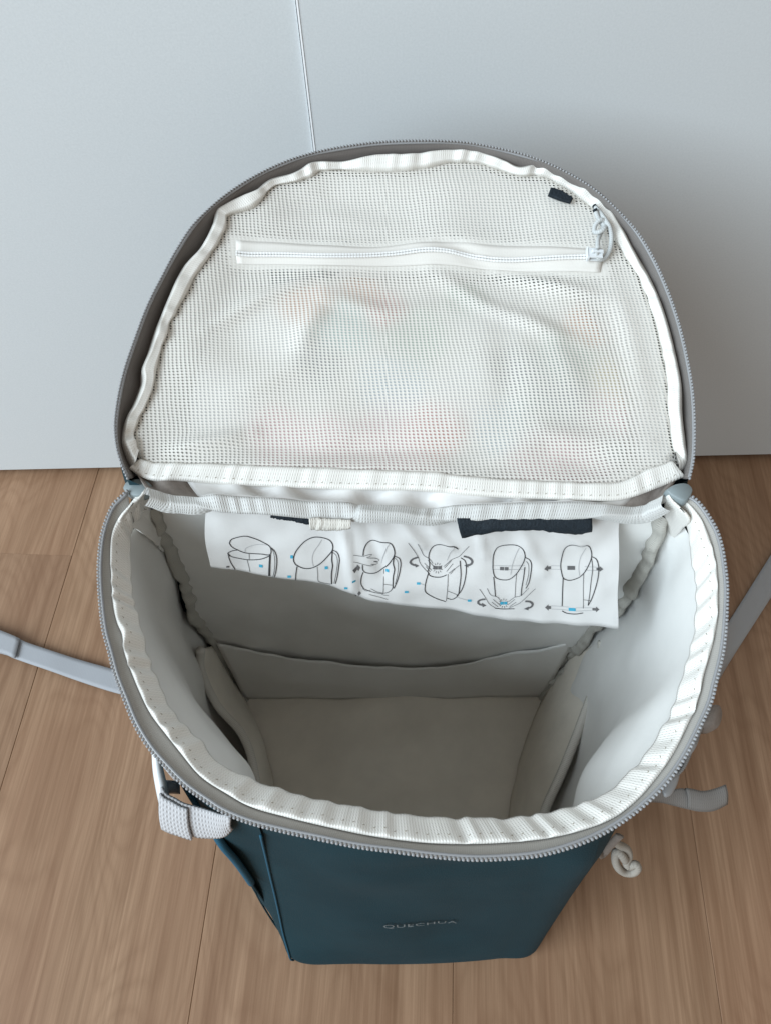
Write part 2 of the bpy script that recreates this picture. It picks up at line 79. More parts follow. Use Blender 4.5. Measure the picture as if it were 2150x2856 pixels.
'figs': [{'k':[[2,[[0.00854,-0.02571],[0.00974,-0.02328],[0.01254,-0.02212],[0.01746,-0.02155],[0.02136,-0.02339],[0.02584,-0.02631],[0.02968,-0.02906],[0.03022,-0.03156],[0.02943,-0.03406],[0.0249,-0.03377],[0.02001,-0.03356],[0.01587,-0.03301],[0.01263,-0.03113],[0.00953,-0.02838],[0.00854,-0.02571]]],[2,[[0.00638,-0.03304],[0.00872,-0.03148],[0.01197,-0.03085]]],[2,[[0.00638,-0.03304],[0.00776,-0.03551],[0.01175,-0.03725],[0.01587,-0.03807],[0.02017,-0.03763],[0.02454,-0.03665],[0.02913,-0.03477]]],[2,[[0.00649,-0.03323],[0.00665,-0.03822],[0.00752,-0.04191],[0.00869,-0.04508]]],[1,[[0.01624,-0.03799],[0.01651,-0.0412],[0.01689,-0.04621]]],[1,[[0.01805,-0.03351],[0.01757,-0.03757]]],[2,[[0.0292,-0.03423],[0.02829,-0.04057],[0.02729,-0.04777]]],[2,[[0.02964,-0.03406],[0.02786,-0.04779]]],[2,[[0.03029,-0.02978],[0.03212,-0.03206],[0.03281,-0.03703],[0.03186,-0.04342],[0.03035,-0.0485]]],[1,[[0.03043,-0.02979],[0.03137,-0.03249],[0.03165,-0.03791],[0.03069,-0.04432],[0.0295,-0.04839]]]],'g':[[1,[[0.01587,-0.03301],[0.01665,-0.02989],[0.01927,-0.02862],[0.02425,-0.02786],[0.02836,-0.0284]]]],'b':[[[0.02282,-0.04016],[0.02479,-0.04021],[0.02458,-0.04195],[0.02259,-0.0419]]],'d':[[[0.00428,-0.0421],[0.00584,-0.04214],[0.00568,-0.04325],[0.00411,-0.04321]]]},{'k':[[2.2,[[0.04278,-0.04092],[0.04181,-0.03862],[0.04275,-0.03411],[0.04568,-0.02927],[0.04952,-0.0254],[0.05382,-0.02358],[0.05859,-0.02431],[0.06225,-0.02615],[0.06358,-0.02883],[0.06316,-0.03282],[0.06041,-0.0368],[0.05658,-0.0408],[0.05286,-0.04301],[0.04994,-0.04386],[0.04644,-0.04331],[0.04278,-0.04092]]],[2,[[0.04337,-0.04204],[0.04244,-0.04646],[0.04178,-0.05094]]],[1,[[0.05427,-0.04304],[0.05424,-0.04767],[0.05417,-0.05284],[0.05587,-0.05402],[0.05833,-0.05484],[0.06087,-0.05557]]],[2.4,[[0.06322,-0.03282],[0.06246,-0.03957],[0.06262,-0.04324],[0.06165,-0.04879],[0.0613,-0.05558]]],[2,[[0.06317,-0.03264],[0.06553,-0.03377],[0.06666,-0.03786],[0.06588,-0.04424],[0.06473,-0.05074],[0.06333,-0.05543]]],[1,[[0.06341,-0.03417],[0.06503,-0.03601],[0.06548,-0.03965],[0.06449,-0.04699],[0.06262,-0.05523]]]],'g':[[1,[[0.05219,-0.04253],[0.05192,-0.0375],[0.05336,-0.03303],[0.05575,-0.02952],[0.05814,-0.02561]]]],'b':[[[0.04035,-0.03495],[0.04175,-0.03499],[0.04154,-0.03706],[0.04014,-0.03703]],[[0.03769,-0.04746],[0.03962,-0.04751],[0.03946,-0.049],[0.03754,-0.04896]],[[0.05836,-0.04332],[0.06006,-0.04336],[0.05992,-0.04521],[0.05822,-0.04517]]],'d':[]},{'k':[[2.2,[[0.07977,-0.03547],[0.08029,-0.0319],[0.08184,-0.02839],[0.08398,-0.02686],[0.08951,-0.02656],[0.09467,-0.02713],[0.09631,-0.03052],[0.09655,-0.03498],[0.09393,-0.04125],[0.09098,-0.04531],[0.08806,-0.04775],[0.08378,-0.0482],[0.08026,-0.04737],[0.07914,-0.04549],[0.07911,-0.04181]]],[2,[[0.07919,-0.04735],[0.0779,-0.05199],[0.07766,-0.05673],[0.07896,-0.05964]]],[1.4,[[0.07896,-0.05964],[0.08251,-0.06117],[0.08972,-0.06231],[0.09339,-0.06046],[0.0949,-0.0581]]],[1,[[0.09058,-0.04669],[0.09023,-0.05323],[0.08972,-0.06231]]],[1,[[0.0903,-0.0556],[0.09495,-0.056]]],[2.2,[[0.09653,-0.03543],[0.09566,-0.04221],[0.09628,-0.0459],[0.09545,-0.05054],[0.09504,-0.0581]]],[2,[[0.09652,-0.03615],[0.09893,-0.03774],[0.09977,-0.04139],[0.09907,-0.04783],[0.09752,-0.05341],[0.09562,-0.05812]]],[1,[[0.09683,-0.03769],[0.09817,-0.04044],[0.09801,-0.0478],[0.09641,-0.05528]]],[1,[[0.07457,-0.03462],[0.07732,-0.03541],[0.08009,-0.03593],[0.08152,-0.03533],[0.08466,-0.03559],[0.08357,-0.03646],[0.08145,-0.03686],[0.0856,-0.03832],[0.08832,-0.04066],[0.08759,-0.04128],[0.08482,-0.04012],[0.08756,-0.04219],[0.08682,-0.04291],[0.08336,-0.04145],[0.08542,-0.04269],[0.084,-0.04284],[0.08053,-0.04166],[0.07845,-0.04088],[0.07433,-0.03895]]],[1,[[0.07824,-0.05962],[0.08034,-0.06112],[0.08291,-0.06021]]],[1,[[0.08296,-0.05925],[0.08613,-0.06125],[0.08972,-0.06231],[0.08896,-0.06326],[0.09257,-0.06383]]],[1,[[0.0817,-0.06308],[0.08673,-0.06466],[0.09212,-0.06694]]]],'g':[[1,[[0.08929,-0.04297],[0.09056,-0.03663],[0.09287,-0.02955],[0.09432,-0.02738]]]],'b':[[[0.07302,-0.05207],[0.07488,-0.05211],[0.07481,-0.05343],[0.07295,-0.05339]],[[0.06823,-0.05765],[0.07018,-0.0577],[0.0701,-0.05904],[0.06815,-0.05899]],[[0.09152,-0.04625],[0.09322,-0.04629],[0.09317,-0.04815],[0.09146,-0.04811]],[[0.10171,-0.05999],[0.10351,-0.06003],[0.10349,-0.06138],[0.10168,-0.06133]]],'d':[[[0.07367,-0.04443],[0.07589,-0.04264],[0.07631,-0.04128],[0.07775,-0.04361],[0.07676,-0.04636],[0.07612,-0.04495],[0.07458,-0.04723]],[[0.07387,-0.0629],[0.07596,-0.06169],[0.07636,-0.06102],[0.07752,-0.0625],[0.0762,-0.06422],[0.07512,-0.0639],[0.07399,-0.06456]]]},{'k':[[2,[[0.1144,-0.04761],[0.11541,-0.04458],[0.11501,-0.03756],[0.11615,-0.03266],[0.11842,-0.0298],[0.12259,-0.02941],[0.12867,-0.03024],[0.13085,-0.03254]]],[2,[[0.1144,-0.04761],[0.11542,-0.05019],[0.11856,-0.0515],[0.12208,-0.05138],[0.12479,-0.04991]]],[2,[[0.11464,-0.04915],[0.11307,-0.05583],[0.11306,-0.06109],[0.11585,-0.06435],[0.11986,-0.06712],[0.12453,-0.06939]]],[1,[[0.12557,-0.04941],[0.12533,-0.05927],[0.12484,-0.06886]]],[2,[[0.12529,-0.06671],[0.12786,-0.06764],[0.13099,-0.06471],[0.132,-0.05733],[0.1326,-0.05009],[0.13198,-0.04096]]],[2,[[0.13231,-0.03898],[0.13468,-0.04103],[0.13545,-0.04608],[0.13467,-0.05427],[0.13287,-0.06051],[0.13059,-0.0647]]],[1,[[0.12536,-0.06085],[0.13097,-0.06385]]],[1.2,[[0.10416,-0.02703],[0.10924,-0.03792],[0.11037,-0.04244],[0.11308,-0.04656],[0.11542,-0.04917]]],[1.2,[[0.10916,-0.02715],[0.11081,-0.03204],[0.11232,-0.037],[0.1154,-0.03956],[0.11734,-0.04261]]],[1,[[0.11463,-0.04054],[0.11774,-0.04515],[0.11736,-0.04615]]],[1,[[0.1127,-0.0425],[0.11658,-0.04715]]],[1,[[0.11347,-0.04454],[0.11581,-0.04815]]],[1,[[0.13641,-0.03024],[0.13336,-0.03505],[0.13152,-0.03796],[0.12735,-0.04035],[0.12507,-0.0428],[0.12317,-0.04477]]],[1,[[0.13167,-0.04397],[0.12901,-0.04643],[0.12674,-0.04944]]],[1,[[0.12736,-0.04085],[0.12357,-0.04579]]],[1,[[0.12817,-0.04288],[0.12476,-0.04786]]],[1,[[0.129,-0.04593],[0.12595,-0.04891]]],[1,[[0.12163,-0.04641],[0.12252,-0.04685]]],[1,[[0.12109,-0.04742],[0.12171,-0.0485]]],[1,[[0.12018,-0.04792],[0.12035,-0.04933]]],[1,[[0.11916,-0.04777],[0.11883,-0.04909]]],[1,[[0.11835,-0.04701],[0.11761,-0.04784]]],[1,[[0.11798,-0.04586],[0.11706,-0.04597]]],[1,[[0.11816,-0.04468],[0.11732,-0.04403]]],[1,[[0.11883,-0.0438],[0.11833,-0.04259]]],[1,[[0.1198,-0.04348],[0.11977,-0.04207]]],[1,[[0.12078,-0.04382],[0.12124,-0.04262]]],[1,[[0.12148,-0.04471],[0.1223,-0.04407]]]],'g':[[1,[[0.12504,-0.04079],[0.12722,-0.03391],[0.12868,-0.03053]]],[5,[[0.10924,-0.03821],[0.10615,-0.03933],[0.10497,-0.04131],[0.10588,-0.04294],[0.10804,-0.0439]]],[5,[[0.13382,-0.03782],[0.13692,-0.03889],[0.13861,-0.04112],[0.13806,-0.04312],[0.13609,-0.04418]]],[1,[[0.13102,-0.06578],[0.13682,-0.06806]]],[1,[[0.11031,-0.05525],[0.11267,-0.05635]]]],'b':[[[0.10835,-0.05447],[0.11032,-0.05452],[0.11031,-0.05598],[0.10834,-0.05593]],[[0.10156,-0.05997],[0.1037,-0.06002],[0.10368,-0.0615],[0.10154,-0.06145]],[[0.13681,-0.06752],[0.13889,-0.06757],[0.13894,-0.06919],[0.13686,-0.06914]]],'d':[[[0.11758,-0.04443],[0.11983,-0.04449],[0.11985,-0.04672],[0.11759,-0.04667]],[[0.12014,-0.0445],[0.122,-0.04454],[0.12203,-0.04677],[0.12016,-0.04673]],[[0.10743,-0.04257],[0.10975,-0.04424],[0.10787,-0.04521]],[[0.13667,-0.04298],[0.13423,-0.04423],[0.13651,-0.0454]]]},{'k':[[2,[[0.14985,-0.04441],[0.14976,-0.0394],[0.1505,-0.03449],[0.15225,-0.0316],[0.15749,-0.03056],[0.16281,-0.03089],[0.16522,-0.03289],[0.16665,-0.03685],[0.16672,-0.04081],[0.16469,-0.04679],[0.16228,-0.05132],[0.15894,-0.05402],[0.15424,-0.05391],[0.15141,-0.05209],[0.14996,-0.04643],[0.14985,-0.04441]]],[2,[[0.15063,-0.05207],[0.15131,-0.05779],[0.15209,-0.06521]]],[1,[[0.16311,-0.04981],[0.16297,-0.05807],[0.16302,-0.066]]],[2,[[0.16732,-0.04584],[0.16707,-0.05298],[0.16642,-0.06025],[0.16637,-0.06501]]],[2,[[0.16697,-0.03903],[0.16922,-0.04037],[0.1708,-0.04391],[0.17082,-0.05102],[0.17013,-0.0572],[0.16879,-0.06031]]],[1,[[0.16779,-0.04184],[0.1691,-0.04387],[0.16965,-0.05099],[0.16864,-0.05821]]],[1.2,[[0.14312,-0.0597],[0.14699,-0.06669],[0.14876,-0.0705],[0.153,-0.07496]]],[1.2,[[0.14729,-0.05927],[0.14965,-0.06408],[0.15331,-0.06577],[0.15551,-0.06958]]],[1,[[0.151,-0.06732],[0.15529,-0.07283]]],[1,[[0.15031,-0.06946],[0.15415,-0.07389]]],[1,[[0.1744,-0.0615],[0.16779,-0.06826],[0.16559,-0.0709],[0.16025,-0.07513]]],[1,[[0.17037,-0.06035],[0.16597,-0.065],[0.16286,-0.066],[0.15991,-0.06969]]],[1,[[0.16297,-0.06761],[0.16005,-0.07186]]],[1,[[0.16391,-0.06978],[0.16059,-0.07405]]],[2.2,[[0.15258,-0.07473],[0.15706,-0.07561],[0.16349,-0.07543]]],[1,[[0.15908,-0.07189],[0.16003,-0.07236]]],[1,[[0.15858,-0.07297],[0.15929,-0.07413]]],[1,[[0.15767,-0.07351],[0.15792,-0.07502]]],[1,[[0.15662,-0.07335],[0.15634,-0.07476]]],[1,[[0.15574,-0.07253],[0.15502,-0.07343]]],[1,[[0.1553,-0.07131],[0.15435,-0.07143]]],[1,[[0.15542,-0.07004],[0.15452,-0.06935]]],[1,[[0.15606,-0.0691],[0.15548,-0.06781]]],[1,[[0.15704,-0.06876],[0.15694,-0.06725]]],[1,[[0.15807,-0.06912],[0.15848,-0.06783]]],[1,[[0.15884,-0.07007],[0.15965,-0.06939]]]],'g':[[1,[[0.15991,-0.05075],[0.16029,-0.04466],[0.16175,-0.03771],[0.16329,-0.03236]]],[1,[[0.14947,-0.0444],[0.16725,-0.04483]]],[1,[[0.14959,-0.04693],[0.16744,-0.04736]]],[5,[[0.14661,-0.06722],[0.14385,-0.06801],[0.14256,-0.0696],[0.14334,-0.07124],[0.14522,-0.07194]]],[5,[[0.16907,-0.06936],[0.17193,-0.07019],[0.17352,-0.07217],[0.17304,-0.07412],[0.1711,-0.07506]]]],'b':[[[0.15513,-0.0699],[0.15705,-0.06994],[0.15718,-0.07222],[0.15526,-0.07218]],[[0.15737,-0.06995],[0.15913,-0.06999],[0.15927,-0.07227],[0.15751,-0.07223]]],'d':[[[0.15377,-0.04531],[0.15593,-0.04536],[0.15606,-0.0476],[0.15389,-0.04754]],[[0.1564,-0.04538],[0.15825,-0.04542],[0.15839,-0.04765],[0.15653,-0.04761]],[[0.14474,-0.07019],[0.14739,-0.0721],[0.14536,-0.07347]],[[0.1714,-0.07376],[0.16873,-0.07555],[0.17147,-0.07671]]]},{'k':[[2,[[0.18829,-0.05246],[0.18689,-0.04632],[0.18681,-0.04031],[0.18763,-0.03344],[0.18967,-0.03136],[0.19529,-0.03101],[0.19989,-0.03161],[0.202,-0.03526],[0.20278,-0.03971],[0.2016,-0.04567],[0.19924,-0.0517],[0.1972,-0.05422],[0.19268,-0.05566],[0.18942,-0.05434],[0.18829,-0.05246]]],[2,[[0.18879,-0.0535],[0.18947,-0.06397],[0.19028,-0.0742]]],[2.2,[[0.19065,-0.07782],[0.19281,-0.0792],[0.19769,-0.07964],[0.20244,-0.07887]]],[1,[[0.19974,-0.05069],[0.20086,-0.06213],[0.20221,-0.07557]]],[1.4,[[0.20291,-0.0407],[0.20404,-0.04673],[0.20442,-0.05594],[0.20467,-0.06433],[0.20453,-0.0729]]],[2,[[0.20276,-0.03951],[0.2052,-0.04076],[0.20716,-0.0458],[0.2079,-0.05396],[0.20717,-0.06228],[0.20573,-0.06969],[0.2046,-0.07345]]],[1,[[0.20172,-0.06938],[0.20617,-0.07003]]]],'g':[[1,[[0.1978,-0.05269],[0.1967,-0.04656],[0.19704,-0.03957],[0.19895,-0.03324]]],[1,[[0.18158,-0.04568],[0.18699,-0.04582]]],[1,[[0.1818,-0.04802],[0.18723,-0.04815]]],[1,[[0.19973,-0.04612],[0.20591,-0.04627]]],[1,[[0.20001,-0.04846],[0.20621,-0.04861]]],[1,[[0.18428,-0.07428],[0.19395,-0.07483]]],[1,[[0.1845,-0.07658],[0.19421,-0.07725]]],[1,[[0.19801,-0.07525],[0.2068,-0.07513]]],[1,[[0.19828,-0.07767],[0.20705,-0.07711]]]],'b':[[[0.19401,-0.07538],[0.19787,-0.07547],[0.19812,-0.07767],[0.19425,-0.07758]]],'d':[[[0.19047,-0.0459],[0.19456,-0.046],[0.19485,-0.04854],[0.19074,-0.04844]],[[0.17783,-0.04681],[0.17982,-0.04494],[0.17991,-0.04595],[0.18161,-0.04599],[0.18179,-0.04781],[0.18008,-0.04777],[0.18017,-0.04879]],[[0.20994,-0.04768],[0.20775,-0.04561],[0.20788,-0.04662],[0.2061,-0.04658],[0.20635,-0.04851],[0.20813,-0.04855],[0.20826,-0.04957]],[[0.18075,-0.07518],[0.18258,-0.07326],[0.18268,-0.07435],[0.18405,-0.07438],[0.18423,-0.07635],[0.18286,-0.07632],[0.18297,-0.07742]],[[0.21117,-0.07611],[0.20907,-0.0741],[0.20921,-0.07519],[0.2072,-0.07514],[0.20744,-0.07701],[0.20945,-0.07705],[0.2096,-0.07827]]]}],
'strip_r': [[0.0261,0.2045,0.3669],[0.0454,0.2045,0.3661],[0.0669,0.2045,0.3657],[0.0868,0.2045,0.3654],[0.0945,0.2045,0.3642],[0.0952,0.2,0.3584],[0.0878,0.2,0.3564],[0.0671,0.2,0.3609],[0.0458,0.2,0.3603],[0.0291,0.2,0.3544]],
'strip_l': [[-0.0672,0.2055,0.3742],[-0.0611,0.2055,0.373],[-0.0548,0.2055,0.3715],[-0.0483,0.2055,0.3703],[-0.0487,0.203,0.3663],[-0.0548,0.203,0.3697],[-0.0611,0.203,0.3722],[-0.067,0.203,0.3742]],
'rib_end': [[-0.0479,0.2025,0.373],[-0.0371,0.2025,0.3712],[-0.0271,0.2025,0.3704],[-0.0278,0.2,0.3664],[-0.0376,0.2,0.365],[-0.0478,0.2,0.3663]],
'secs': [[0.35,[-0.1485,0.236,0.352],[-0.1471,0.1633,0.3596],[-0.1113,0.1019,0.352],[-0.0709,0.0703,0.3476],[-0.0373,0.062,0.3465],[0.0044,0.055,0.346],[0.0426,0.0548,0.346],[0.0822,0.0619,0.3466],[0.152,0.15,0.3585],[0.149,0.236,0.352]],[0.3,[-0.1569,0.238,0.3],[-0.1375,0.145,0.3],[-0.0993,0.0772,0.3],[-0.073,0.0662,0.3],[-0.0253,0.048,0.3],[0.0225,0.0485,0.3],[0.0607,0.0536,0.3],[0.0862,0.0534,0.3],[0.1335,0.15,0.3],[0.1449,0.236,0.3]],[0.25,[-0.1625,0.238,0.25],[-0.1439,0.145,0.25],[-0.1058,0.0725,0.25],[-0.0786,0.0639,0.25],[-0.0279,0.044,0.25],[0.0227,0.0445,0.25],[0.0633,0.0491,0.25],[0.0903,0.0522,0.25],[0.1399,0.15,0.25],[0.1505,0.236,0.25]],[0.2,[-0.1656,0.238,0.2],[-0.1483,0.145,0.2],[-0.1062,0.0701,0.2],[-0.0837,0.0597,0.2],[-0.0302,0.04,0.2],[0.0232,0.0405,0.2],[0.066,0.0447,0.2],[0.0945,0.0511,0.2],[0.1443,0.15,0.2],[0.1536,0.236,0.2]],[0.15,[-0.1656,0.238,0.15],[-0.15,0.145,0.15],[-0.1062,0.0645,0.15],[-0.0881,0.0538,0.15],[-0.0324,0.0347,0.15],[0.0233,0.0352,0.15],[0.0679,0.039,0.15],[0.0977,0.0488,0.15],[0.146,0.15,0.15],[0.1536,0.236,0.15]],[0.1,[-0.1625,0.238,0.1],[-0.1488,0.145,0.1],[-0.1065,0.056,0.1],[-0.0923,0.0465,0.1],[-0.0352,0.0293,0.1],[0.0219,0.0298,0.1],[0.0676,0.0332,0.1],[0.0981,0.0432,0.1],[0.1448,0.15,0.1],[0.1505,0.236,0.1]],[0.05,[-0.1569,0.238,0.05],[-0.1449,0.145,0.05],[-0.1052,0.0473,0.05],[-0.096,0.0375,0.05],[-0.0381,0.024,0.05],[0.0197,0.0245,0.05],[0.0661,0.0274,0.05],[0.0969,0.0358,0.05],[0.1409,0.15,0.05],[0.1449,0.236,0.05]],[0.02,[-0.1529,0.238,0.02],[-0.1415,0.145,0.02],[-0.1041,0.0426,0.02],[-0.0961,0.0283,0.02],[-0.0387,0.0208,0.02],[0.0188,0.0213,0.02],[0.0647,0.024,0.02],[0.0953,0.0302,0.02],[0.1375,0.15,0.02],[0.1409,0.236,0.02]],[0.006,[-0.1509,0.238,0.006],[-0.1397,0.145,0.006],[-0.1036,0.041,0.006],[-0.096,0.0237,0.006],[-0.0389,0.0193,0.006],[0.0182,0.0198,0.006],[0.064,0.0224,0.006],[0.0944,0.0274,0.006],[0.1357,0.15,0.006],[0.1389,0.236,0.006]],[0,[-0.1484,0.2368,0],[-0.1369,0.1448,0],[-0.1019,0.0417,0],[-0.0946,0.0232,0],[-0.0383,0.0206,0],[0.0177,0.0212,0],[0.0626,0.0234,0],[0.0927,0.0277,0],[0.1329,0.1497,0],[0.1364,0.2348,0]]],
'int_bot': [[-0.1495,0.2295,0.02],[-0.1197,0.1545,0.02],[-0.098,0.097,0.02],[-0.078,0.06,0.02],[-0.03,0.042,0.02],[0.03,0.042,0.02],[0.068,0.058,0.02],[0.0817,0.1243,0.02],[0.0982,0.1753,0.02],[0.1207,0.2272,0.02]],
'seamL': [[-0.1365,0.2239,0.355],[-0.1421,0.2273,0.32],[-0.1445,0.2301,0.29],[-0.1448,0.2301,0.27],[-0.1489,0.2321,0.235],[-0.1533,0.2311,0.2],[-0.1535,0.2337,0.165],[-0.1545,0.2362,0.13],[-0.156,0.2367,0.085],[-0.1538,0.235,0.05],[-0.1486,0.229,0.02]],
'seamR': [[0.1376,0.2139,0.352],[0.1383,0.212,0.33],[0.1414,0.2149,0.295],[0.1434,0.2173,0.25],[0.1456,0.2244,0.21],[0.1413,0.2314,0.165],[0.1349,0.2321,0.125],[0.1346,0.2341,0.09],[0.1274,0.2305,0.055],[0.1207,0.2268,0.02]],
'hemL': [[-0.1496,0.2117,0.18],[-0.1532,0.2045,0.16],[-0.1448,0.1858,0.13],[-0.1279,0.1689,0.123],[-0.1203,0.1558,0.12],[-0.1146,0.1363,0.115],[-0.1111,0.1199,0.115]],
'hemLb': [[-0.1563,0.2387,0.12],[-0.1537,0.2341,0.05],[-0.1423,0.2162,0.025],[-0.1314,0.1945,0.022],[-0.1226,0.1704,0.022],[-0.1169,0.149,0.022],[-0.1149,0.1314,0.022]],
'hemR': [[0.1442,0.2213,0.16],[0.1438,0.2075,0.15],[0.1372,0.1911,0.14],[0.1226,0.1605,0.13],[0.1098,0.1358,0.123],[0.0961,0.1114,0.115],[0.0918,0.099,0.115]],
'hemRb': [[0.1338,0.2323,0.1],[0.1247,0.2292,0.04],[0.1123,0.209,0.022],[0.0962,0.174,0.022],[0.0875,0.1479,0.022],[0.0808,0.125,0.022],[0.0765,0.1114,0.022]],
'hemB': [[-0.1495,0.2335,0.1382],[-0.119,0.2335,0.1205],[-0.0841,0.2335,0.1009],[-0.0429,0.2335,0.0876],[-0.0004,0.2335,0.0804],[0.0345,0.2335,0.0843],[0.0643,0.2335,0.0987],[0.1001,0.2335,0.1143],[0.1304,0.2335,0.1312]],
'strapL': [[[-0.4335,0.3157,0.004],[-0.4338,0.2926,0.004]],[[-0.4028,0.3057,0.004],[-0.4034,0.2839,0.004]],[[-0.3774,0.295,0.004],[-0.3856,0.2788,0.004]],[[-0.3768,0.2945,0.004],[-0.3851,0.2783,0.004]],[[-0.3272,0.2774,0.004],[-0.3371,0.2612,0.004]],[[-0.2779,0.2626,0.004],[-0.2822,0.2426,0.004]],[[-0.2557,0.2553,0.004],[-0.259,0.236,0.004]],[[-0.2004,0.2387,0.004],[-0.2065,0.219,0.004]],[[-0.176,0.236,0.02],[-0.18,0.212,0.02]],[[-0.152,0.232,0.055],[-0.152,0.207,0.055]]],
'strapR': [[[0.4508,0.4748,0.003],[0.435,0.4222,0.003]],[[0.3702,0.3762,0.003],[0.3576,0.3288,0.003]],[[0.3078,0.3003,0.004],[0.2979,0.2588,0.004]],[[0.2828,0.2715,0.02],[0.2738,0.2322,0.02]],[[0.2424,0.2377,0.06],[0.2402,0.2092,0.06]],[[0.195,0.236,0.085],[0.195,0.209,0.085]],[[0.146,0.234,0.105],[0.146,0.208,0.105]]],
'webT': [[-0.124,0.0881,0.305],[-0.1215,0.0854,0.305],[-0.1163,0.0831,0.305],[-0.1109,0.0796,0.306],[-0.1018,0.0761,0.308],[-0.0929,0.0742,0.312],[-0.0863,0.0722,0.318],[-0.0846,0.0705,0.318]],
'webB': [[-0.1273,0.0747,0.285],[-0.1256,0.0738,0.285],[-0.122,0.0726,0.285],[-0.1172,0.0711,0.286],[-0.1069,0.0667,0.288],[-0.0982,0.0658,0.292],[-0.0906,0.0669,0.298],[-0.0862,0.0686,0.305]],
'buck': [[-0.1298,0.106,0.305],[-0.1284,0.0979,0.302],[-0.1264,0.0897,0.298],[-0.1262,0.0827,0.288],[-0.1287,0.0761,0.272]],
'buckc': [[-0.1261,0.0906,0.297],[-0.1205,0.0916,0.29]],
'buckt': [[-0.1297,0.1053,0.304],[-0.1243,0.0979,0.29]],
'pip': [[-0.1174,0.0936,0.29],[-0.1132,0.0873,0.285],[-0.109,0.0813,0.28],[-0.1033,0.0721,0.27],[-0.1005,0.0672,0.26],[-0.0982,0.0636,0.24],[-0.0982,0.0607,0.21],[-0.099,0.0581,0.18]],
'tabR': [[0.1521,0.1177,0.3],[0.158,0.1271,0.3],[0.1645,0.1288,0.296],[0.1662,0.1244,0.292],[0.1636,0.1186,0.29],[0.1594,0.1176,0.292]],
'endT': [[0.119,0.104,0.247],[0.1486,0.0985,0.23],[0.156,0.1009,0.228],[0.1635,0.1007,0.226],[0.1701,0.0998,0.224],[0.1784,0.1014,0.222],[0.1855,0.1037,0.222]],
'endB': [[0.117,0.094,0.232],[0.1467,0.0943,0.224],[0.1512,0.0936,0.222],[0.1607,0.0916,0.22],[0.1689,0.0903,0.218],[0.178,0.0909,0.216],[0.1863,0.0942,0.216]],
'sideR': [[0.117,0.098,0.243],[0.135,0.097,0.25],[0.146,0.101,0.259],[0.15,0.109,0.272],[0.153,0.117,0.284],[0.157,0.127,0.294],[0.155,0.145,0.294],[0.149,0.17,0.288],[0.148,0.195,0.283]],
'plast': [[[0.1478,0.1146,0.285],[0.1526,0.114,0.28]],[[0.1415,0.0995,0.26],[0.1452,0.0981,0.255]]],
'cordR': [[0.1089,0.0692,0.25],[0.1125,0.0681,0.245],[0.1175,0.0669,0.24],[0.1196,0.0638,0.235],[0.1183,0.061,0.232],[0.12,0.0593,0.23],[0.1232,0.06,0.232],[0.1247,0.0583,0.23],[0.1228,0.0566,0.225],[0.1182,0.0569,0.225],[0.1139,0.0589,0.23],[0.1118,0.0625,0.235],[0.1122,0.0655,0.24],[0.1144,0.0636,0.24],[0.117,0.0614,0.236]],
'cordA': [[0.095,0.066,0.262],[0.1039,0.0642,0.24],[0.1068,0.0674,0.25],[0.11,0.0704,0.26]],
'foldL': [[-0.1316,0.2196,0.376],[-0.1445,0.2017,0.3735],[-0.1402,0.2052,0.362],[-0.1405,0.2136,0.335],[-0.1457,0.2262,0.3],[-0.1411,0.2241,0.32],[-0.1389,0.2207,0.345],[-0.1339,0.2202,0.366]],
'foldR': [[0.1306,0.21,0.375],[0.14,0.1983,0.3725],[0.1426,0.2023,0.355],[0.1452,0.2089,0.33],[0.148,0.2155,0.3],[0.1438,0.2162,0.32],[0.1386,0.2124,0.345],[0.1328,0.2109,0.364]],
'logo': [[-0.0189,0.0432,0.13],[0.0278,0.0413,0.13]],
'seam': [[-0.0574,0.4947,0.4782],[-0.0574,0.4947,0.3825]],
'joint': [[-0.4172,0.4,0],[-0.3485,0.3963,0]],
}

# ------------------------------------------------------------------ materials
def new_mat(name):
    m = bpy.data.materials.new(name)
    m.use_nodes = True
    nt = m.node_tree
    return m, nt, nt.nodes['Principled BSDF']


def nd(nt, t, **kw):
    n = nt.nodes.new(t)
    for k, v in kw.items():
        setattr(n, k, v)
    return n


def mth(nt, op, a, b=None, c=None):
    n = nt.nodes.new('ShaderNodeMath')
    n.operation = op
    for i, v in enumerate((a, b, c)):
        if v is None:
            continue
        if isinstance(v, (int, float)):
            n.inputs[i].default_value = v
        else:
            nt.links.new(v, n.inputs[i])
    return n.outputs[0]


def rgb_mix(nt, fac, a, b):
    n = nd(nt, 'ShaderNodeMix', data_type='RGBA')
    for s, v in ((n.inputs[0], fac), (n.inputs[6], a), (n.inputs[7], b)):
        if isinstance(v, (int, float)):
            s.default_value = v
        elif isinstance(v, tuple):
            s.default_value = (*v, 1)
        else:
            nt.links.new(v, s)
    return n.outputs[2]


def noise_fac(nt, vec, scale, detail=3, rough=.5):
    n = nd(nt, 'ShaderNodeTexNoise')
    n.inputs['Scale'].default_value = scale
    n.inputs['Detail'].default_value = detail
    n.inputs['Roughness'].default_value = rough
    if vec is not None:
        nt.links.new(vec, n.inputs['Vector'])
    return n.outputs['Fac']


def ramp(nt, fac, lo, hi):
    n = nd(nt, 'ShaderNodeMapRange')
    nt.links.new(fac, n.inputs[0])
    n.inputs[1].default_value, n.inputs[2].default_value = lo, hi
    return n.outputs[0]


def bump(nt, b, h, strength, dist):
    n = nd(nt, 'ShaderNodeBump')
    n.inputs['Strength'].default_value = strength
    n.inputs['Distance'].default_value = dist
    nt.links.new(h, n.inputs['Height'])
    nt.links.new(n.outputs[0], b.inputs['Normal'])


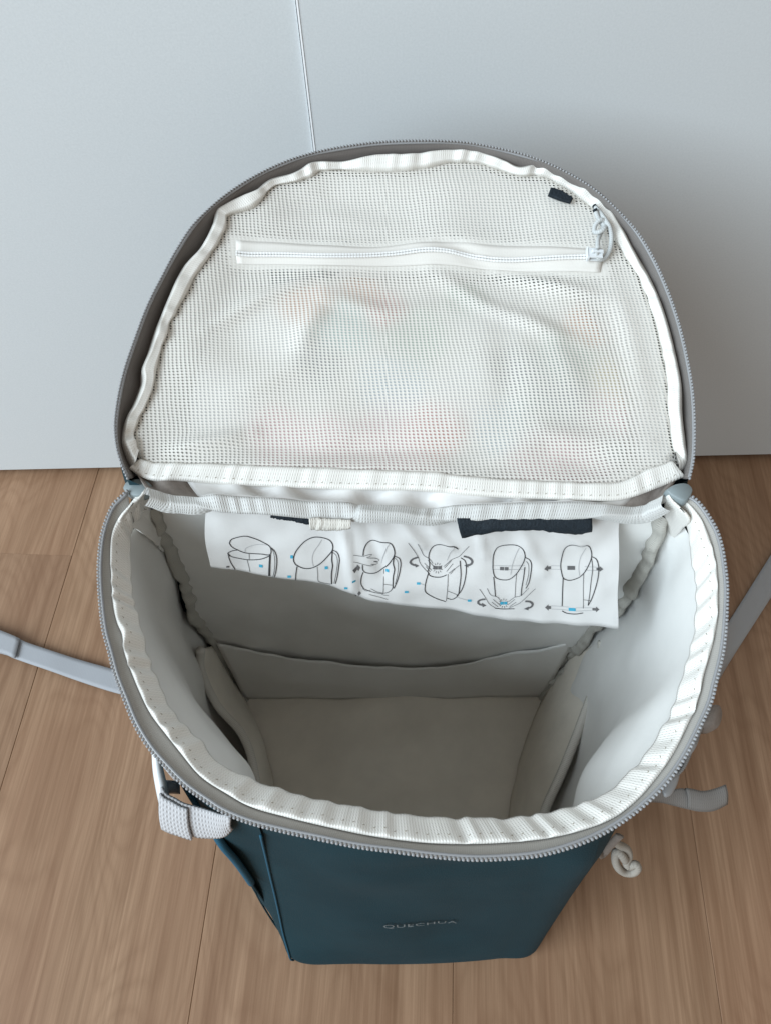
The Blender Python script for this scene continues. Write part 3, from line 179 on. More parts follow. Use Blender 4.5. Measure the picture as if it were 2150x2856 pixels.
def plain(name, col, rough=.6, var=.12, vscale=60, bscale=0, bstr=.2, bdist=.0005, spec=.4):
    m, nt, b = new_mat(name)
    tc = nd(nt, 'ShaderNodeTexCoord').outputs['Object']
    f = ramp(nt, noise_fac(nt, tc, vscale, 4, .6), .3, .7)
    c2 = tuple(c * (1 - var) for c in col)
    nt.links.new(rgb_mix(nt, f, c2, col), b.inputs['Base Color'])
    b.inputs['Roughness'].default_value = rough
    b.inputs['Specular IOR Level'].default_value = spec
    if bscale:
        bump(nt, b, noise_fac(nt, tc, bscale, 3), bstr, bdist)
    return m


def woven(name, col, dark, per_s, per_t, rough=.7, bstr=.5, bdist=.0004, var=.1, spec=.3):
    """webbing: ribs across the length (uv in metres)"""
    m, nt, b = new_mat(name)
    uv = nd(nt, 'ShaderNodeUVMap').outputs[0]
    sp = nd(nt, 'ShaderNodeSeparateXYZ')
    nt.links.new(uv, sp.inputs[0])
    s, t = sp.outputs[0], sp.outputs[1]
    ws = mth(nt, 'SINE', mth(nt, 'MULTIPLY', s, 2 * math.pi / per_s))
    wt = mth(nt, 'SINE', mth(nt, 'MULTIPLY', t, 2 * math.pi / per_t))
    h = mth(nt, 'ADD', mth(nt, 'MULTIPLY', ws, .5), mth(nt, 'MULTIPLY', mth(nt, 'MULTIPLY', ws, wt), .5))
    h = mth(nt, 'MULTIPLY_ADD', h, .5, .5)
    tc = nd(nt, 'ShaderNodeTexCoord').outputs['Object']
    big = ramp(nt, noise_fac(nt, tc, 45, 3, .6), .3, .7)
    c = rgb_mix(nt, h, dark, col)
    c2 = rgb_mix(nt, mth(nt, 'MULTIPLY', big, var), c, dark)
    nt.links.new(c2, b.inputs['Base Color'])
    b.inputs['Roughness'].default_value = rough
    b.inputs['Specular IOR Level'].default_value = spec
    bump(nt, b, h, bstr, bdist)
    return m


def mat_mesh():
    """knitted mesh: open holes on a slanted lattice, denser where it is sewn to the pocket zip"""
    m, nt, b = new_mat('white_mesh_knit')
    uv = nd(nt, 'ShaderNodeUVMap').outputs[0]
    tc = nd(nt, 'ShaderNodeTexCoord').outputs['Object']
    wob = nd(nt, 'ShaderNodeTexNoise')
    wob.inputs['Scale'].default_value = 30
    nt.links.new(tc, wob.inputs['Vector'])
    vm = nd(nt, 'ShaderNodeVectorMath', operation='MULTIPLY_ADD')
    nt.links.new(wob.outputs['Color'], vm.inputs[0])
    vm.inputs[1].default_value = (.0025, .0025, 0)
    nt.links.new(uv, vm.inputs[2])
    sp = nd(nt, 'ShaderNodeSeparateXYZ')
    nt.links.new(vm.outputs[0], sp.inputs[0])
    s, t = sp.outputs[0], sp.outputs[1]
    row = mth(nt, 'DIVIDE', t, .00172)
    rid = mth(nt, 'FLOOR', row)
    fy = mth(nt, 'SUBTRACT', mth(nt, 'SUBTRACT', row, rid), .5)
    cx = mth(nt, 'ADD', mth(nt, 'DIVIDE', s, .00222), mth(nt, 'MULTIPLY', rid, .10))
    fx = mth(nt, 'SUBTRACT', mth(nt, 'SUBTRACT', cx, mth(nt, 'FLOOR', cx)), .5)
    fx2 = mth(nt, 'ADD', fx, mth(nt, 'MULTIPLY', fy, .35))
    d = mth(nt, 'SQRT', mth(nt, 'ADD', mth(nt, 'POWER', mth(nt, 'MULTIPLY', fx2, 1.0), 2),
                            mth(nt, 'POWER', mth(nt, 'MULTIPLY', fy, .95), 2)))
    hole = nd(nt, 'ShaderNodeMapRange')
    nt.links.new(d, hole.inputs[0])
    hole.inputs[1].default_value, hole.inputs[2].default_value = .22, .30
    hole.inputs[3].default_value, hole.inputs[4].default_value = 1, 0
    # closed knit under the zip tape seams: attribute 'closed'
    at = nd(nt, 'ShaderNodeAttribute', attribute_name='closed')
    hfac = mth(nt, 'MULTIPLY', hole.outputs[0], mth(nt, 'SUBTRACT', 1.0, at.outputs['Fac']))
    b.inputs['Base Color'].default_value = (.78, .75, .695, 1)
    b.inputs['Roughness'].default_value = .75
    b.inputs['Specular IOR Level'].default_value = .25
    h = mth(nt, 'MULTIPLY', d, 1.0)
    bump(nt, b, h, .35, .0006)
    tr = nd(nt, 'ShaderNodeBsdfTransparent')
    tl = nd(nt, 'ShaderNodeBsdfTranslucent')
    tl.inputs[0].default_value = (.8, .78, .74, 1)
    m1 = nd(nt, 'ShaderNodeMixShader')
    m1.inputs[0].default_value = .22
    nt.links.new(b.outputs[0], m1.inputs[1])
    nt.links.new(tl.outputs[0], m1.inputs[2])
    m2 = nd(nt, 'ShaderNodeMixShader')
    nt.links.new(hfac, m2.inputs[0])
    nt.links.new(m1.outputs[0], m2.inputs[1])
    nt.links.new(tr.outputs[0], m2.inputs[2])
    nt.links.new(m2.outputs[0], nt.nodes['Material Output'].inputs['Surface'])
    return m


def mat_wood():
    m, nt, b = new_mat('oak_laminate')
    tc = nd(nt, 'ShaderNodeTexCoord').outputs['Object']
    info = nd(nt, 'ShaderNodeObjectInfo')
    off = nd(nt, 'ShaderNodeCombineXYZ')
    for i, k in enumerate((37.0, 91.0, 13.0)):
        nt.links.new(mth(nt, 'MULTIPLY', info.outputs['Random'], k), off.inputs[i])
    p = nd(nt, 'ShaderNodeVectorMath', operation='ADD')
    nt.links.new(tc, p.inputs[0])
    nt.links.new(off.outputs[0], p.inputs[1])

    def mapped(sx, sy):
        mp = nd(nt, 'ShaderNodeMapping')
        mp.inputs['Scale'].default_value = (sx, sy, 1)
        nt.links.new(p.outputs[0], mp.inputs[0])
        return mp.outputs[0]
    warp = nd(nt, 'ShaderNodeTexNoise')
    warp.inputs['Scale'].default_value = 1.0
    warp.inputs['Detail'].default_value = 2
    nt.links.new(mapped(7, 2.2), warp.inputs['Vector'])
    rings = mth(nt, 'FRACT', mth(nt, 'ADD', mth(nt, 'MULTIPLY', warp.outputs['Fac'], 34), mth(nt, 'MULTIPLY', noise_fac(nt, mapped(60, 5), 1, 3), 1.6)))
    rings = mth(nt, 'ABSOLUTE', mth(nt, 'MULTIPLY_ADD', rings, 2, -1))
    rings = ramp(nt, rings, 0, .6)
    fine = ramp(nt, noise_fac(nt, mapped(470, 8), 1, 5, .65), .34, .64)
    mid = ramp(nt, noise_fac(nt, mapped(90, 3.2), 1, 4, .6), .3, .7)
    blot = ramp(nt, noise_fac(nt, mapped(9, 4), 1, 3, .5), .3, .7)
    c = rgb_mix(nt, mid, (.205, .116, .066), (.345, .218, .135))
    c = rgb_mix(nt, mth(nt, 'MULTIPLY', mth(nt, 'SUBTRACT', 1.0, fine), .36), c, (.125, .067, .034))
    c = rgb_mix(nt, mth(nt, 'MULTIPLY', mth(nt, 'SUBTRACT', 1.0, rings), .20), c, (.135, .068, .034))
    c = rgb_mix(nt, mth(nt, 'MULTIPLY', blot, .28), c, (.245, .124, .075))
    # a cluster of knots in one place of every board
    vo = nd(nt, 'ShaderNodeTexVoronoi')
    vo.inputs['Scale'].default_value = 1.0
    nt.links.new(mapped(5.5, 2.6), vo.inputs['Vector'])
    kn = ramp(nt, vo.outputs['Distance'], .16, .02)
    c = rgb_mix(nt, mth(nt, 'MULTIPLY', kn, .55), c, (.13, .072, .042))
    hv = nd(nt, 'ShaderNodeHueSaturation')
    nt.links.new(mth(nt, 'MULTIPLY_ADD', info.outputs['Random'], .16, .92), hv.inputs['Value'])
    nt.links.new(c, hv.inputs['Color'])
    nt.links.new(hv.outputs[0], b.inputs['Base Color'])
    b.inputs['Roughness'].default_value = .48
    b.inputs['Specular IOR Level'].default_value = .2
    bump(nt, b, fine, .10, .0004)
    return m


def mat_teal():
    m, nt, b = new_mat('teal_polyester')
    tc = nd(nt, 'ShaderNodeTexCoord').outputs['Object']
    f = ramp(nt, noise_fac(nt, tc, 18, 4, .6), .3, .7)
    nt.links.new(rgb_mix(nt, f, (.0052, .0225, .030), (.0075, .030, .039)), b.inputs['Base Color'])
    b.inputs['Roughness'].default_value = .72
    b.inputs['Specular IOR Level'].default_value = .16
    b.inputs['Sheen Weight'].default_value = .03
    b.inputs['Sheen Roughness'].default_value = .4
    b.inputs['Sheen Tint'].default_value = (.35, .6, .75, 1)
    bump(nt, b, noise_fac(nt, tc, 1100, 3), .6, .0006)
    return m


def mat_cloth():
    m, nt, b = new_mat('pastel_print_cloth')
    a = nd(nt, 'ShaderNodeAttribute', attribute_name='print')
    nt.links.new(a.outputs['Color'], b.inputs['Base Color'])
    b.inputs['Roughness'].default_value = .8
    return m


def mat_door():
    m, nt, b = new_mat('white_lacquered_board')
    tc = nd(nt, 'ShaderNodeTexCoord').outputs['Object']
    f = ramp(nt, noise_fac(nt, tc, 700, 2, .7), .25, .75)
    g = ramp(nt, noise_fac(nt, tc, 3.0, 3, .5), .3, .7)
    c = rgb_mix(nt, f, (.55, .575, .58), (.615, .64, .645))
    c = rgb_mix(nt, mth(nt, 'MULTIPLY', g, .25), c, (.565, .59, .598))
    nt.links.new(c, b.inputs['Base Color'])
    b.inputs['Roughness'].default_value = .5
    b.inputs['Specular IOR Level'].default_value = .3
    bump(nt, b, noise_fac(nt, tc, 900, 2), .08, .0004)
    return m


M = dict(
    wood=mat_wood(), door=mat_door(), teal=mat_teal(), mesh=mat_mesh(), cloth=mat_cloth(),
    edge=plain('white_edge_highlight', (.93, .94, .95), .35, .04),  # whiter than the doors: light caught by the door edge, put into the colour
    dark=plain('dark_gap', (.03, .025, .02), .8, .2),
    lining=plain('white_coated_lining', (.745, .735, .705), .5, .05, 40, 260, .10, .0006),
    floorlin=plain('lining_base', (.80, .745, .655), .55, .12, 30, 120, .25, .0012),
    binding=woven('white_binding_tape', (.78, .755, .705), (.66, .635, .59), .00125, .0021, .5, .5, .0004, .1, .5),
    seam=woven('seam_binding', (.70, .67, .61), (.50, .475, .43), .00125, .0021, .75, .5, .0004),
    bbinding=woven('pale_grey_binding', (.60, .595, .575), (.46, .455, .435), .00125, .0021, .55, .6, .0005, .15, .4),
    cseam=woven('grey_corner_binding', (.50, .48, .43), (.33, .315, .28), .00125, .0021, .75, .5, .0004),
    tape=woven('grey_zip_tape', (.36, .34, .31), (.28, .265, .24), .0009, .0013, .7, .3, .0002),
    ltape=woven('taupe_zip_tape', (.18, .162, .15), (.13, .117, .108), .0009, .0013, .75, .3, .0002),
    teeth=plain('grey_zip_teeth', (.26, .26, .265), .38, .05, 60, spec=.5),
    wtape=woven('white_zip_tape', (.70, .67, .62), (.64, .61, .565), .0009, .0013, .7, .25, .0002),
    wteeth=plain('white_zip_coil', (.74, .73, .71), .4, .04),
    garage=plain('grey_rubber', (.215, .25, .255), .45, .06, 90, 500, .1, .0003),
    webbing=woven('grey_webbing', (.37, .365, .365), (.27, .265, .265), .0013, .0022, .7, .4, .0004),
    ribbed=woven('ribbed_grey_webbing', (.56, .555, .56), (.27, .26, .26), .0021, .0030, .7, .7, .0007),
    dwebbing=woven('dark_grey_webbing', (.235, .22, .205), (.16, .15, .14), .0013, .0022, .75, .4, .0004),  # darker grey than the other webbing
    strap=woven('smooth_grey_strap', (.335, .34, .355), (.27, .275, .29), .0016, .0026, .6, .25, .0003),
    plastic=plain('pale_grey_plastic', (.66, .68, .69), .35, .05, 60, spec=.5),
    bplastic=plain('grey_buckle_plastic', (.30, .30, .30), .4, .05, 60, spec=.5),
    dplastic=plain('mid_grey_plastic', (.27, .275, .29), .4, .08, 60, spec=.5),
    paper=plain('white_label_film', (.63, .615, .595), .45, .03, 30, 90, .12, .001),
    ink=plain('black_ink', (.03, .03, .033), .6, .1),
    lightink=plain('pale_ink', (.40, .40, .40), .6, .1),
    greyink=plain('grey_ink', (.12, .115, .115), .6, .1),
    blueink=plain('cyan_ink', (.05, .36, .52), .6, .1),
    black=plain('dark_navy_tape', (.006, .013, .020), .75, .3, 400, 900, .8, .0008),
    thread=plain('stitch_hole', (.40, .36, .295), .8, .2),
    cord=woven('pale_cord', (.54, .555, .55), (.40, .41, .40), .0011, .0022, .7, .4, .0003),
    rcord=woven('beige_cord', (.36, .33, .285), (.26, .235, .205), .0011, .0022, .75, .4, .0003),
    taupe=plain('taupe_binding', (.25, .215, .19), .8, .2, 300, 1200, .5, .0005),
    logo=plain('silver_logo_print', (.135, .158, .168), .5, .1),
    piping=woven('blue_piping', (.020, .105, .165), (.012, .06, .10), .0012, .002, .7, .5, .0004),
)

# ------------------------------------------------------------------ geometry helpers
ROOTS = {}


def V(p):
    return Vector(p)


def resample(pts, n):
    """smooth open curve through pts, n points evenly spaced by length"""
    P = [V(p) for p in pts]
    dim = len(P[0])
    dense = []
    for i in range(len(P) - 1):
        p0 = P[i - 1] if i else P[i] * 2 - P[i + 1]
        p1, p2 = P[i], P[i + 1]
        p3 = P[i + 2] if i + 2 < len(P) else P[i + 1] * 2 - P[i]
        d1 = max((p2 - p1).length, 1e-9) ** .5
        d0 = max((p1 - p0).length, 1e-9) ** .5
        d2 = max((p3 - p2).length, 1e-9) ** .5
        m1 = ((p1 - p0) / d0 - (p2 - p0) / (d0 + d1) + (p2 - p1) / d1) * d1
        m2 = ((p2 - p1) / d1 - (p3 - p1) / (d1 + d2) + (p3 - p2) / d2) * d1
        for k in range(10):
            t = k / 10
            dense.append(p1 * (2*t**3 - 3*t**2 + 1) + m1 * (t**3 - 2*t**2 + t)
                         + p2 * (-2*t**3 + 3*t**2) + m2 * (t**3 - t**2))
    dense.append(P[-1].copy())
    L = [0.0]
    for a, b in zip(dense, dense[1:]):
        L.append(L[-1] + (b - a).length)
    out, j = [], 0
    for i in range(n):
        s = L[-1] * i / (n - 1)
        while j < len(L) - 2 and L[j + 1] < s:
            j += 1
        f = (s - L[j]) / max(L[j + 1] - L[j], 1e-9)
        out.append(dense[j].lerp(dense[j + 1], min(1, max(0, f))))
    return out


def length(c):
    return sum((b - a).length for a, b in zip(c, c[1:]))


def mesh_obj(name, verts, faces, mats, parent=None, uvs=None, smooth=True, fmats=None, kind=None, label=None):
    me = bpy.data.meshes.new(name)
    off = ROOTS.get(parent, Vector((0, 0, 0))) if parent else Vector((0, 0, 0))
    me.from_pydata([tuple(Vector(v) - off) for v in verts], [], faces)
    if not isinstance(mats, (list, tuple)):
        mats = [mats]
    for m in mats:
        me.materials.append(m)
    if fmats:
        me.polygons.foreach_set('material_index', fmats)
    if smooth:
        me.polygons.foreach_set('use_smooth', [True] * len(me.polygons))
    if uvs:
        lay = me.uv_layers.new(name='UVMap')
        for l in me.loops:
            lay.data[l.index].uv = uvs[l.vertex_index]
    me.update()
    o = bpy.data.objects.new(name, me)
    COL.objects.link(o)
    if parent:
        o.parent = parent
        ROOTS[o] = off
    if kind:
        o['kind'] = kind
    if label:
        o['label'] = label
    return o


def root_empty(name, loc, label, cat):
    o = bpy.data.objects.new(name, None)
    COL.objects.link(o)
    o.location = loc
    o.empty_display_size = .05
    o['label'] = label
    o['category'] = cat
    ROOTS[o] = Vector(loc)
    return o


def grid_faces(nu, nv, closed_u=False, base=0):
    f = []
    for i in range(nu if closed_u else nu - 1):
        for j in range(nv - 1):
            a = base + i * nv + j
            b = base + ((i + 1) % nu) * nv + j
            f.append((a, b, b + 1, a + 1))
    return f


def grid(name, rows, mat, parent, thick=0.0, **kw):
    """rows: list of columns of points -> sheet with uv in metres"""
    nu, nv = len(rows), len(rows[0])
    verts = [p for r in rows for p in r]
    uvs = []
    s = 0.0
    mid = nv // 2
    for i in range(nu):
        if i:
            s += (rows[i][mid] - rows[i - 1][mid]).length
        t = 0.0
        for j in range(nv):
            if j:
                t += (rows[i][j] - rows[i][j - 1]).length
            uvs.append((s, t))
    o = mesh_obj(name, verts, grid_faces(nu, nv), mat, parent, uvs, **kw)
    if thick:
        md = o.modifiers.new('thickness', 'SOLIDIFY')
        md.thickness = thick
        md.offset = 0
    return o


def frames(c):
    T = []
    for i in range(len(c)):
        a, b = c[max(0, i - 1)], c[min(len(c) - 1, i + 1)]
        T.append((b - a).normalized())
    return T


def tube_geo(c, r, seg=8, flat=1.0, n0=None):
    T = frames(c)
    nrm = n0 or (Vector((0, 0, 1)) if abs(T[0].z) < .9 else Vector((1, 0, 0)))
    verts, uvs = [], []
    s = 0.0
    for i, p in enumerate(c):
        if i:
            s += (p - c[i - 1]).length
        nrm = (nrm - T[i] * nrm.dot(T[i])).normalized()
        bi = T[i].cross(nrm)
        rr = r(i / (len(c) - 1)) if callable(r) else r
        for k in range(seg):
            a = 2 * math.pi * k / seg
            verts.append(p + nrm * math.cos(a) * rr * flat + bi * math.sin(a) * rr)
            uvs.append((s, rr * a))
    n = len(c)
    faces = []
    for i in range(n - 1):
        for k in range(seg):
            a, b = i * seg + k, i * seg + (k + 1) % seg
            faces.append((a, b, b + seg, a + seg))
    faces.append(tuple(reversed(range(seg))))
    faces.append(tuple(range((n - 1) * seg, n * seg)))
    return verts, faces, uvs


def tube(name, pts, r, mat, parent, n=60, seg=8, flat=1.0, **kw):
    c = resample(pts, n)
    v, f, u = tube_geo(c, r, seg, flat)
    return mesh_obj(name, v, f, mat, parent, u, **kw)


def box_geo(c, x, y, z, hx, hy, hz, ch=.25):
    """box with chamfered rim: c centre, x y z unit axes"""
    verts = []
    m = min(hx, hy, hz) * ch
    for sz, ix in ((-1, m), (-1, 0), (1, 0), (1, m)):
        zz = hz * sz if ix else (hz - m) * sz
        for sx, sy in ((-1, -1), (1, -1), (1, 1), (-1, 1)):
            verts.append(c + x * (sx * (hx - ix)) + y * (sy * (hy - ix)) + z * zz)
    faces = [(3, 2, 1, 0), (12, 13, 14, 15)]
    for r in range(3):
        for k in range(4):
            a, b = r * 4 + k, r * 4 + (k + 1) % 4
            faces.append((a, b, b + 4, a + 4))
    return verts, faces


class Heap:
    def __init__(self):
        self.v, self.f, self.m, self.u = [], [], [], []

    def add(self, verts, faces, mi=0, uvs=None):
        b = len(self.v)
        self.v += list(verts)
        self.f += [tuple(i + b for i in f) for f in faces]
        self.m += [mi] * len(faces)
        self.u += list(uvs) if uvs else [(0, 0)] * len(verts)

    def build(self, name, mats, parent, **kw):
        return mesh_obj(name, self.v, self.f, mats, parent, self.u, fmats=self.m, **kw)


def n1(x, seed=0.0):
    return noise.noise(Vector((x, seed * 7.31, 1.7)))


def prism(poly_top, dvec):
    """outline (3d points) swept by dvec, with a rounded shoulder"""
    n = len(poly_top)
    c = sum(poly_top, Vector()) / n
    rings = [[c + (p - c) * .86 for p in poly_top], [c + (p - c) * .96 + dvec * .12 for p in poly_top],
             [p + dvec * .35 for p in poly_top], [p + dvec * .75 for p in poly_top],
             [c + (p - c) * .92 + dvec for p in poly_top]]
    v = [p for r in rings for p in r]
    f = []
    for r in range(len(rings) - 1):
        for k in range(n):
            a, b = r * n + k, r * n + (k + 1) % n
            f.append((a, b, b + n, a + n))
    f.append(tuple(reversed(range(n))))
    f.append(tuple(range((len(rings) - 1) * n, len(rings) * n)))
    return v, f


# ------------------------------------------------------------------ floor: boards of laminate
ANG = math.atan(.0585)
ca, sa = math.cos(ANG), math.sin(ANG)
floor = mesh_obj('floor', [(-3, -3, -.004), (3, -3, -.004), (3, .9, -.004), (-3, .9, -.004)], [(0, 1, 2, 3)],
                 M['dark'], smooth=False, kind='structure')
PW, PL = .2015, 1.285


def board_mesh():
    c = Vector((0, 0, -.004))
    hx, hy, m = PW / 2 - .00022, PL / 2, .00055
    v = [Vector((sx * x, sy * hy, z)) for x, z in ((hx, -.008), (hx, -m), (hx - m, 0)) for sx, sy in ((-1, -1), (1, -1), (1, 1), (-1, 1))]
    f = [(8, 9, 10, 11)] + [(r * 4 + k, r * 4 + (k + 1) % 4, r * 4 + 4 + (k + 1) % 4, r * 4 + 4 + k) for r in (0, 1) for k in range(4)]
    me = bpy.data.meshes.new('plank')
    me.from_pydata([tuple(p) for p in v], [], f)
    me.materials.append(M['wood'])
    return me


bm_ = board_mesh()
starts = {0: .12, 1: -.4715, 2: .30, 3: -.08, 4: .42, 5: -.33}
for i in range(-10, 16):
    x = -.5755 + PW * .5 + (i) * PW + .0005
    # the board left of the bag ends at y = .40; its neighbours are staggered
    y_end = {0: .398, 1: .86, 2: .62, 3: .80, 4: .73, 5: .55}.get(i, .1 + ((i * 37) % 60) / 100)
    for k in (1, 0, -1, -2):
        yc = y_end + (k - .5) * (PL * ca + .00015)
        if yc - PL / 2 > .60 or yc + PL / 2 < -1.9:
            continue
        o = bpy.data.objects.new('plank', bm_)
        COL.objects.link(o)
        o.parent = floor
        o.location = (x + yc * .0585, yc, 0)
        o.rotation_euler = (0, 0, -ANG)

# ------------------------------------------------------------------ wardrobe behind
YW = .4947
ward = root_empty('wardrobe', (0, YW, 0), 'plain white wardrobe front behind the open backpack, two flat doors meeting in a thin seam', 'wardrobe')
X = Vector((1, 0, 0)); Yv = Vector((0, 1, 0)); Z = Vector((0, 0, 1))
xs = D['seam'][0][0]


def bevel_box(name, lo, hi, mat, parent, ch=.0006):
    lo, hi = V(lo), V(hi)
    h = (hi - lo) / 2
    v, f = box_geo((lo + hi) / 2, X, Yv, Z, h.x, h.y, h.z, ch / min(h))
    return mesh_obj(name, v, f, mat, parent, smooth=False)


bevel_box('door', (xs - 1.0, YW + .0016, .012), (xs - .0009, YW + .0196, 2.1), M['door'], ward)
bevel_box('door', (xs + .0010, YW, .012), (xs + 1.0, YW + .018, 2.1), M['door'], ward)
bevel_box('edge_band_highlight', (xs - .0002, YW - .0004, .0125), (xs + .0009, YW + .0178, 2.0995), M['edge'], ward, .0006)  # bright line on the right door's edge, a highlight given by its white colour
bevel_box('plinth', (xs - 1.0, YW + .06, .0), (xs + 1.0, YW + .075, .10), M['dark'], ward)
bevel_box('carcass', (xs - 1.0, YW + .0206, .1005), (xs + 1.0, YW + .5, 2.1), M['door'], ward)

# ------------------------------------------------------------------ backpack
bag = root_empty('backpack', (0, .13, 0), 'teal backpack standing open on the wood floor with its white mesh lid folded back', 'backpack')

# ---- outer shell
NB = 10
secs = D['secs']
levels = []
for s in secs:
    levels.append([V(p) for p in s[1:]])


def shell_range(i0, i1, nu, tops=0):
    """sheet of the shell between section points i0..i1"""
    rows = []
    cols = []
    for L in levels:
        full = resample([tuple(p) for p in L], 181)
        # arc positions of the key points
        idx = []
        for q in (L[i0], L[i1]):
            idx.append(min(range(181), key=lambda k: (full[k] - q).length))
        seg = full[idx[0]:idx[1] + 1]
        seg[0], seg[-1] = L[i0].copy(), L[i1].copy()
        cols.append(resample([tuple(p) for p in seg], nu))
    for u in range(nu):
        rows.append(resample([tuple(c[u]) for c in cols], 44))
    return rows


def rough_cloth(rows, amp, seed, sc=22):
    for r in rows:
        for j, p in enumerate(r):
            k = math.sin(math.pi * j / (len(r) - 1)) ** .5 if 0 < j < len(r) - 1 else 0
            d = noise.noise(p * sc + Vector((seed, 0, 0))) * amp * k
            p += Vector((0, 1, 0)) * d * .7 + Vector((1, 0, 0)) * d * .5
    return rows


front_rows = shell_range(3, 7, 70)
for i, r in enumerate(front_rows):
    u = i / 69
    for j, p in enumerate(r):
        w = j / 43
        k = math.sin(math.pi * u) * math.sin(math.pi * w)
        p.y += .0042 * noise.noise(Vector((u * 3.4, w * 2.6, 3.3))) * k * 2.0 + .0075 * math.sin(math.pi * u) * max(0, math.sin(math.pi * min(1, w * 1.1)))
        p.y += .0012 * math.sin(w * 30 + u * 7 + 2 * n1(u * 4, 3)) * math.exp(-((w - .12) / .1) ** 2) * math.sin(math.pi * u)
        p.y -= .004 * math.exp(-((u - .55) / .3) ** 2 - ((w - .32) / .22) ** 2) - .0035 * math.exp(-((u - .3) / .3) ** 2 - ((w - .12) / .09) ** 2)
front = grid('front_panel', front_rows, M['teal'], bag)
left_rows = shell_range(0, 3, 70)
for i, r in enumerate(left_rows):
    u = i / 69
    for j, p in enumerate(r):
        w = j / 43
        e = math.exp(-((u - .86) / .09) ** 2)
        p.x += .0010 * math.sin(w * 26 + 2 * n1(w * 5, 2)) * e * min(1, w * 4) * min(1, (1 - w) * 8)
        p.y += .0008 * math.sin(w * 22 + 1.2) * e * min(1, w * 4) * min(1, (1 - w) * 8)
left_panel = grid('side_panel', left_rows, M['teal'], bag)
right_panel = grid('side_panel', rough_cloth(shell_range(7, 9, 50), .002, 9), M['teal'], bag)
L0 = levels
back_rows = []
for i in range(24):
    u = i / 23
    back_rows.append(resample([tuple(L[0].lerp(L[9], u) + Vector((0, .004 * math.sin(math.pi * u), 0))) for L in levels], 30))
grid('back_panel', back_rows, M['teal'], bag)
bot = resample([tuple(p) for p in levels[-1]], 60)
cb = sum(bot, Vector()) / len(bot)
vb = [p + Vector((0, 0, .001)) for p in bot] + [cb + Vector((0, 0, .001))]
mesh_obj('base_panel', vb, [(i, (i + 1) % 60, 60) for i in range(60)], M['teal'], bag)
# piped edges of the front panel
for k, (i0, dx) in enumerate(((3, -1), (2, -1))):
    cpts = [L[i0] + Vector((-.0004, -.0006, 0)) for L in levels[1:]]
    if k == 0:
        tube('edge_seam', [tuple(p) for p in cpts], .0008, M['piping'], bag, 60, 6)
    else:
        tube('edge_seam', [tuple(p) for p in cpts], .0007, M['teal'], bag, 60, 6)

# ---- brand print on the front
fc = bpy.data.curves.new('logo', 'FONT')
fc.body = 'QUECHUA'
fc.align_x = 'CENTER'
fc.size = 1.0
fc.space_character = 1.12
fo = bpy.data.objects.new('logo_source', fc)
COL.objects.link(fo)
dg = bpy.context.evaluated_depsgraph_get()
fm = bpy.data.meshes.new_from_object(fo.evaluated_get(dg))
bpy.data.objects.remove(fo)
lb = bmesh.new()
lb.from_mesh(fm)
bmesh.ops.triangulate(lb, faces=lb.faces)
bmesh.ops.subdivide_edges(lb, edges=[e for e in lb.edges if e.calc_length() > .2], cuts=1)
xs_ = [v.co.x for v in lb.verts]
wid = max(xs_) - min(xs_)
la, lb2 = V(D['logo'][0]), V(D['logo'][1])


def front_at(x, z):
    """point of the front panel at a given x and height"""
    best = None
    for r in front_rows:
        for a, b in zip(r, r[1:]):
            if (a.z - z) * (b.z - z) <= 0:
                f = (z - a.z) / (b.z - a.z) if b.z != a.z else 0
                q = a.lerp(b, f)
                if best is None or abs(q.x - x) < abs(best.x - x):
                    best = q
                break
    return best


cols_x = {}
lv = []
for v in lb.verts:
    tx = v.co.x / wid
    x = (la.x + lb2.x) / 2 + tx * abs(lb2.x - la.x)
    z = .147 - .010 * tx - .0035 * (4 * tx * tx) + (v.co.y - .35) * .0105
    q1, q2 = front_at(x, z - .004), front_at(x, z + .004)
    y = (q1.y + q2.y) / 2
    lv.append(Vector((x, min(q1.y, q2.y, y) - .0009, z)))
mesh_obj('logo_print', lv, [tuple(v.index for v in f.verts) for f in lb.faces], M['logo'], front, smooth=False)
lb.free()

# ---- rim: zip tape, teeth, binding
NZ = 420
zipc = resample(D['rim_zip'], NZ)
bo = resample(D['bind_out'], NZ)
bi = resample(D['bind_in'], NZ)


def match(curve, ref):
    """points of curve nearest in travel to ref (keeps cross lines square)"""
    out, j = [], 0
    n = len(curve)
    for i, p in enumerate(ref):
        lo, hi = max(0, i - 25), min(n, i + 26)
        k = min(range(lo, hi), key=lambda q: (curve[q] - p).length + abs(q - i) * .0002)
        out.append(float(k))
    sm = []
    for i in range(n):
        a, b = max(0, i - 12), min(n, i + 13)
        sm.append(sum(out[a:b]) / (b - a))
    res = []
    for k in sm:
        k0 = int(min(n - 2, max(0, math.floor(k))))
        res.append(curve[k0].lerp(curve[k0 + 1], min(1, max(0, k - k0))))
    return res


bo_m = match(bo, zipc)
rows = []
for i in range(NZ):
    a, b = zipc[i], bo_m[i]
    r = []
    for j in range(10):
        t = 1.35 * j / 9
        p = a + (b - a) * t
        p.z += -.0016 * math.sin(math.pi * min(.62, t * .62)) - .0012 * t - .012 * max(0, t - .95)
        r.append(p)
    rows.append(r)
grid('zipper_tape', rows, M['tape'], bag, .0008)
ztape = bag.children[-1]


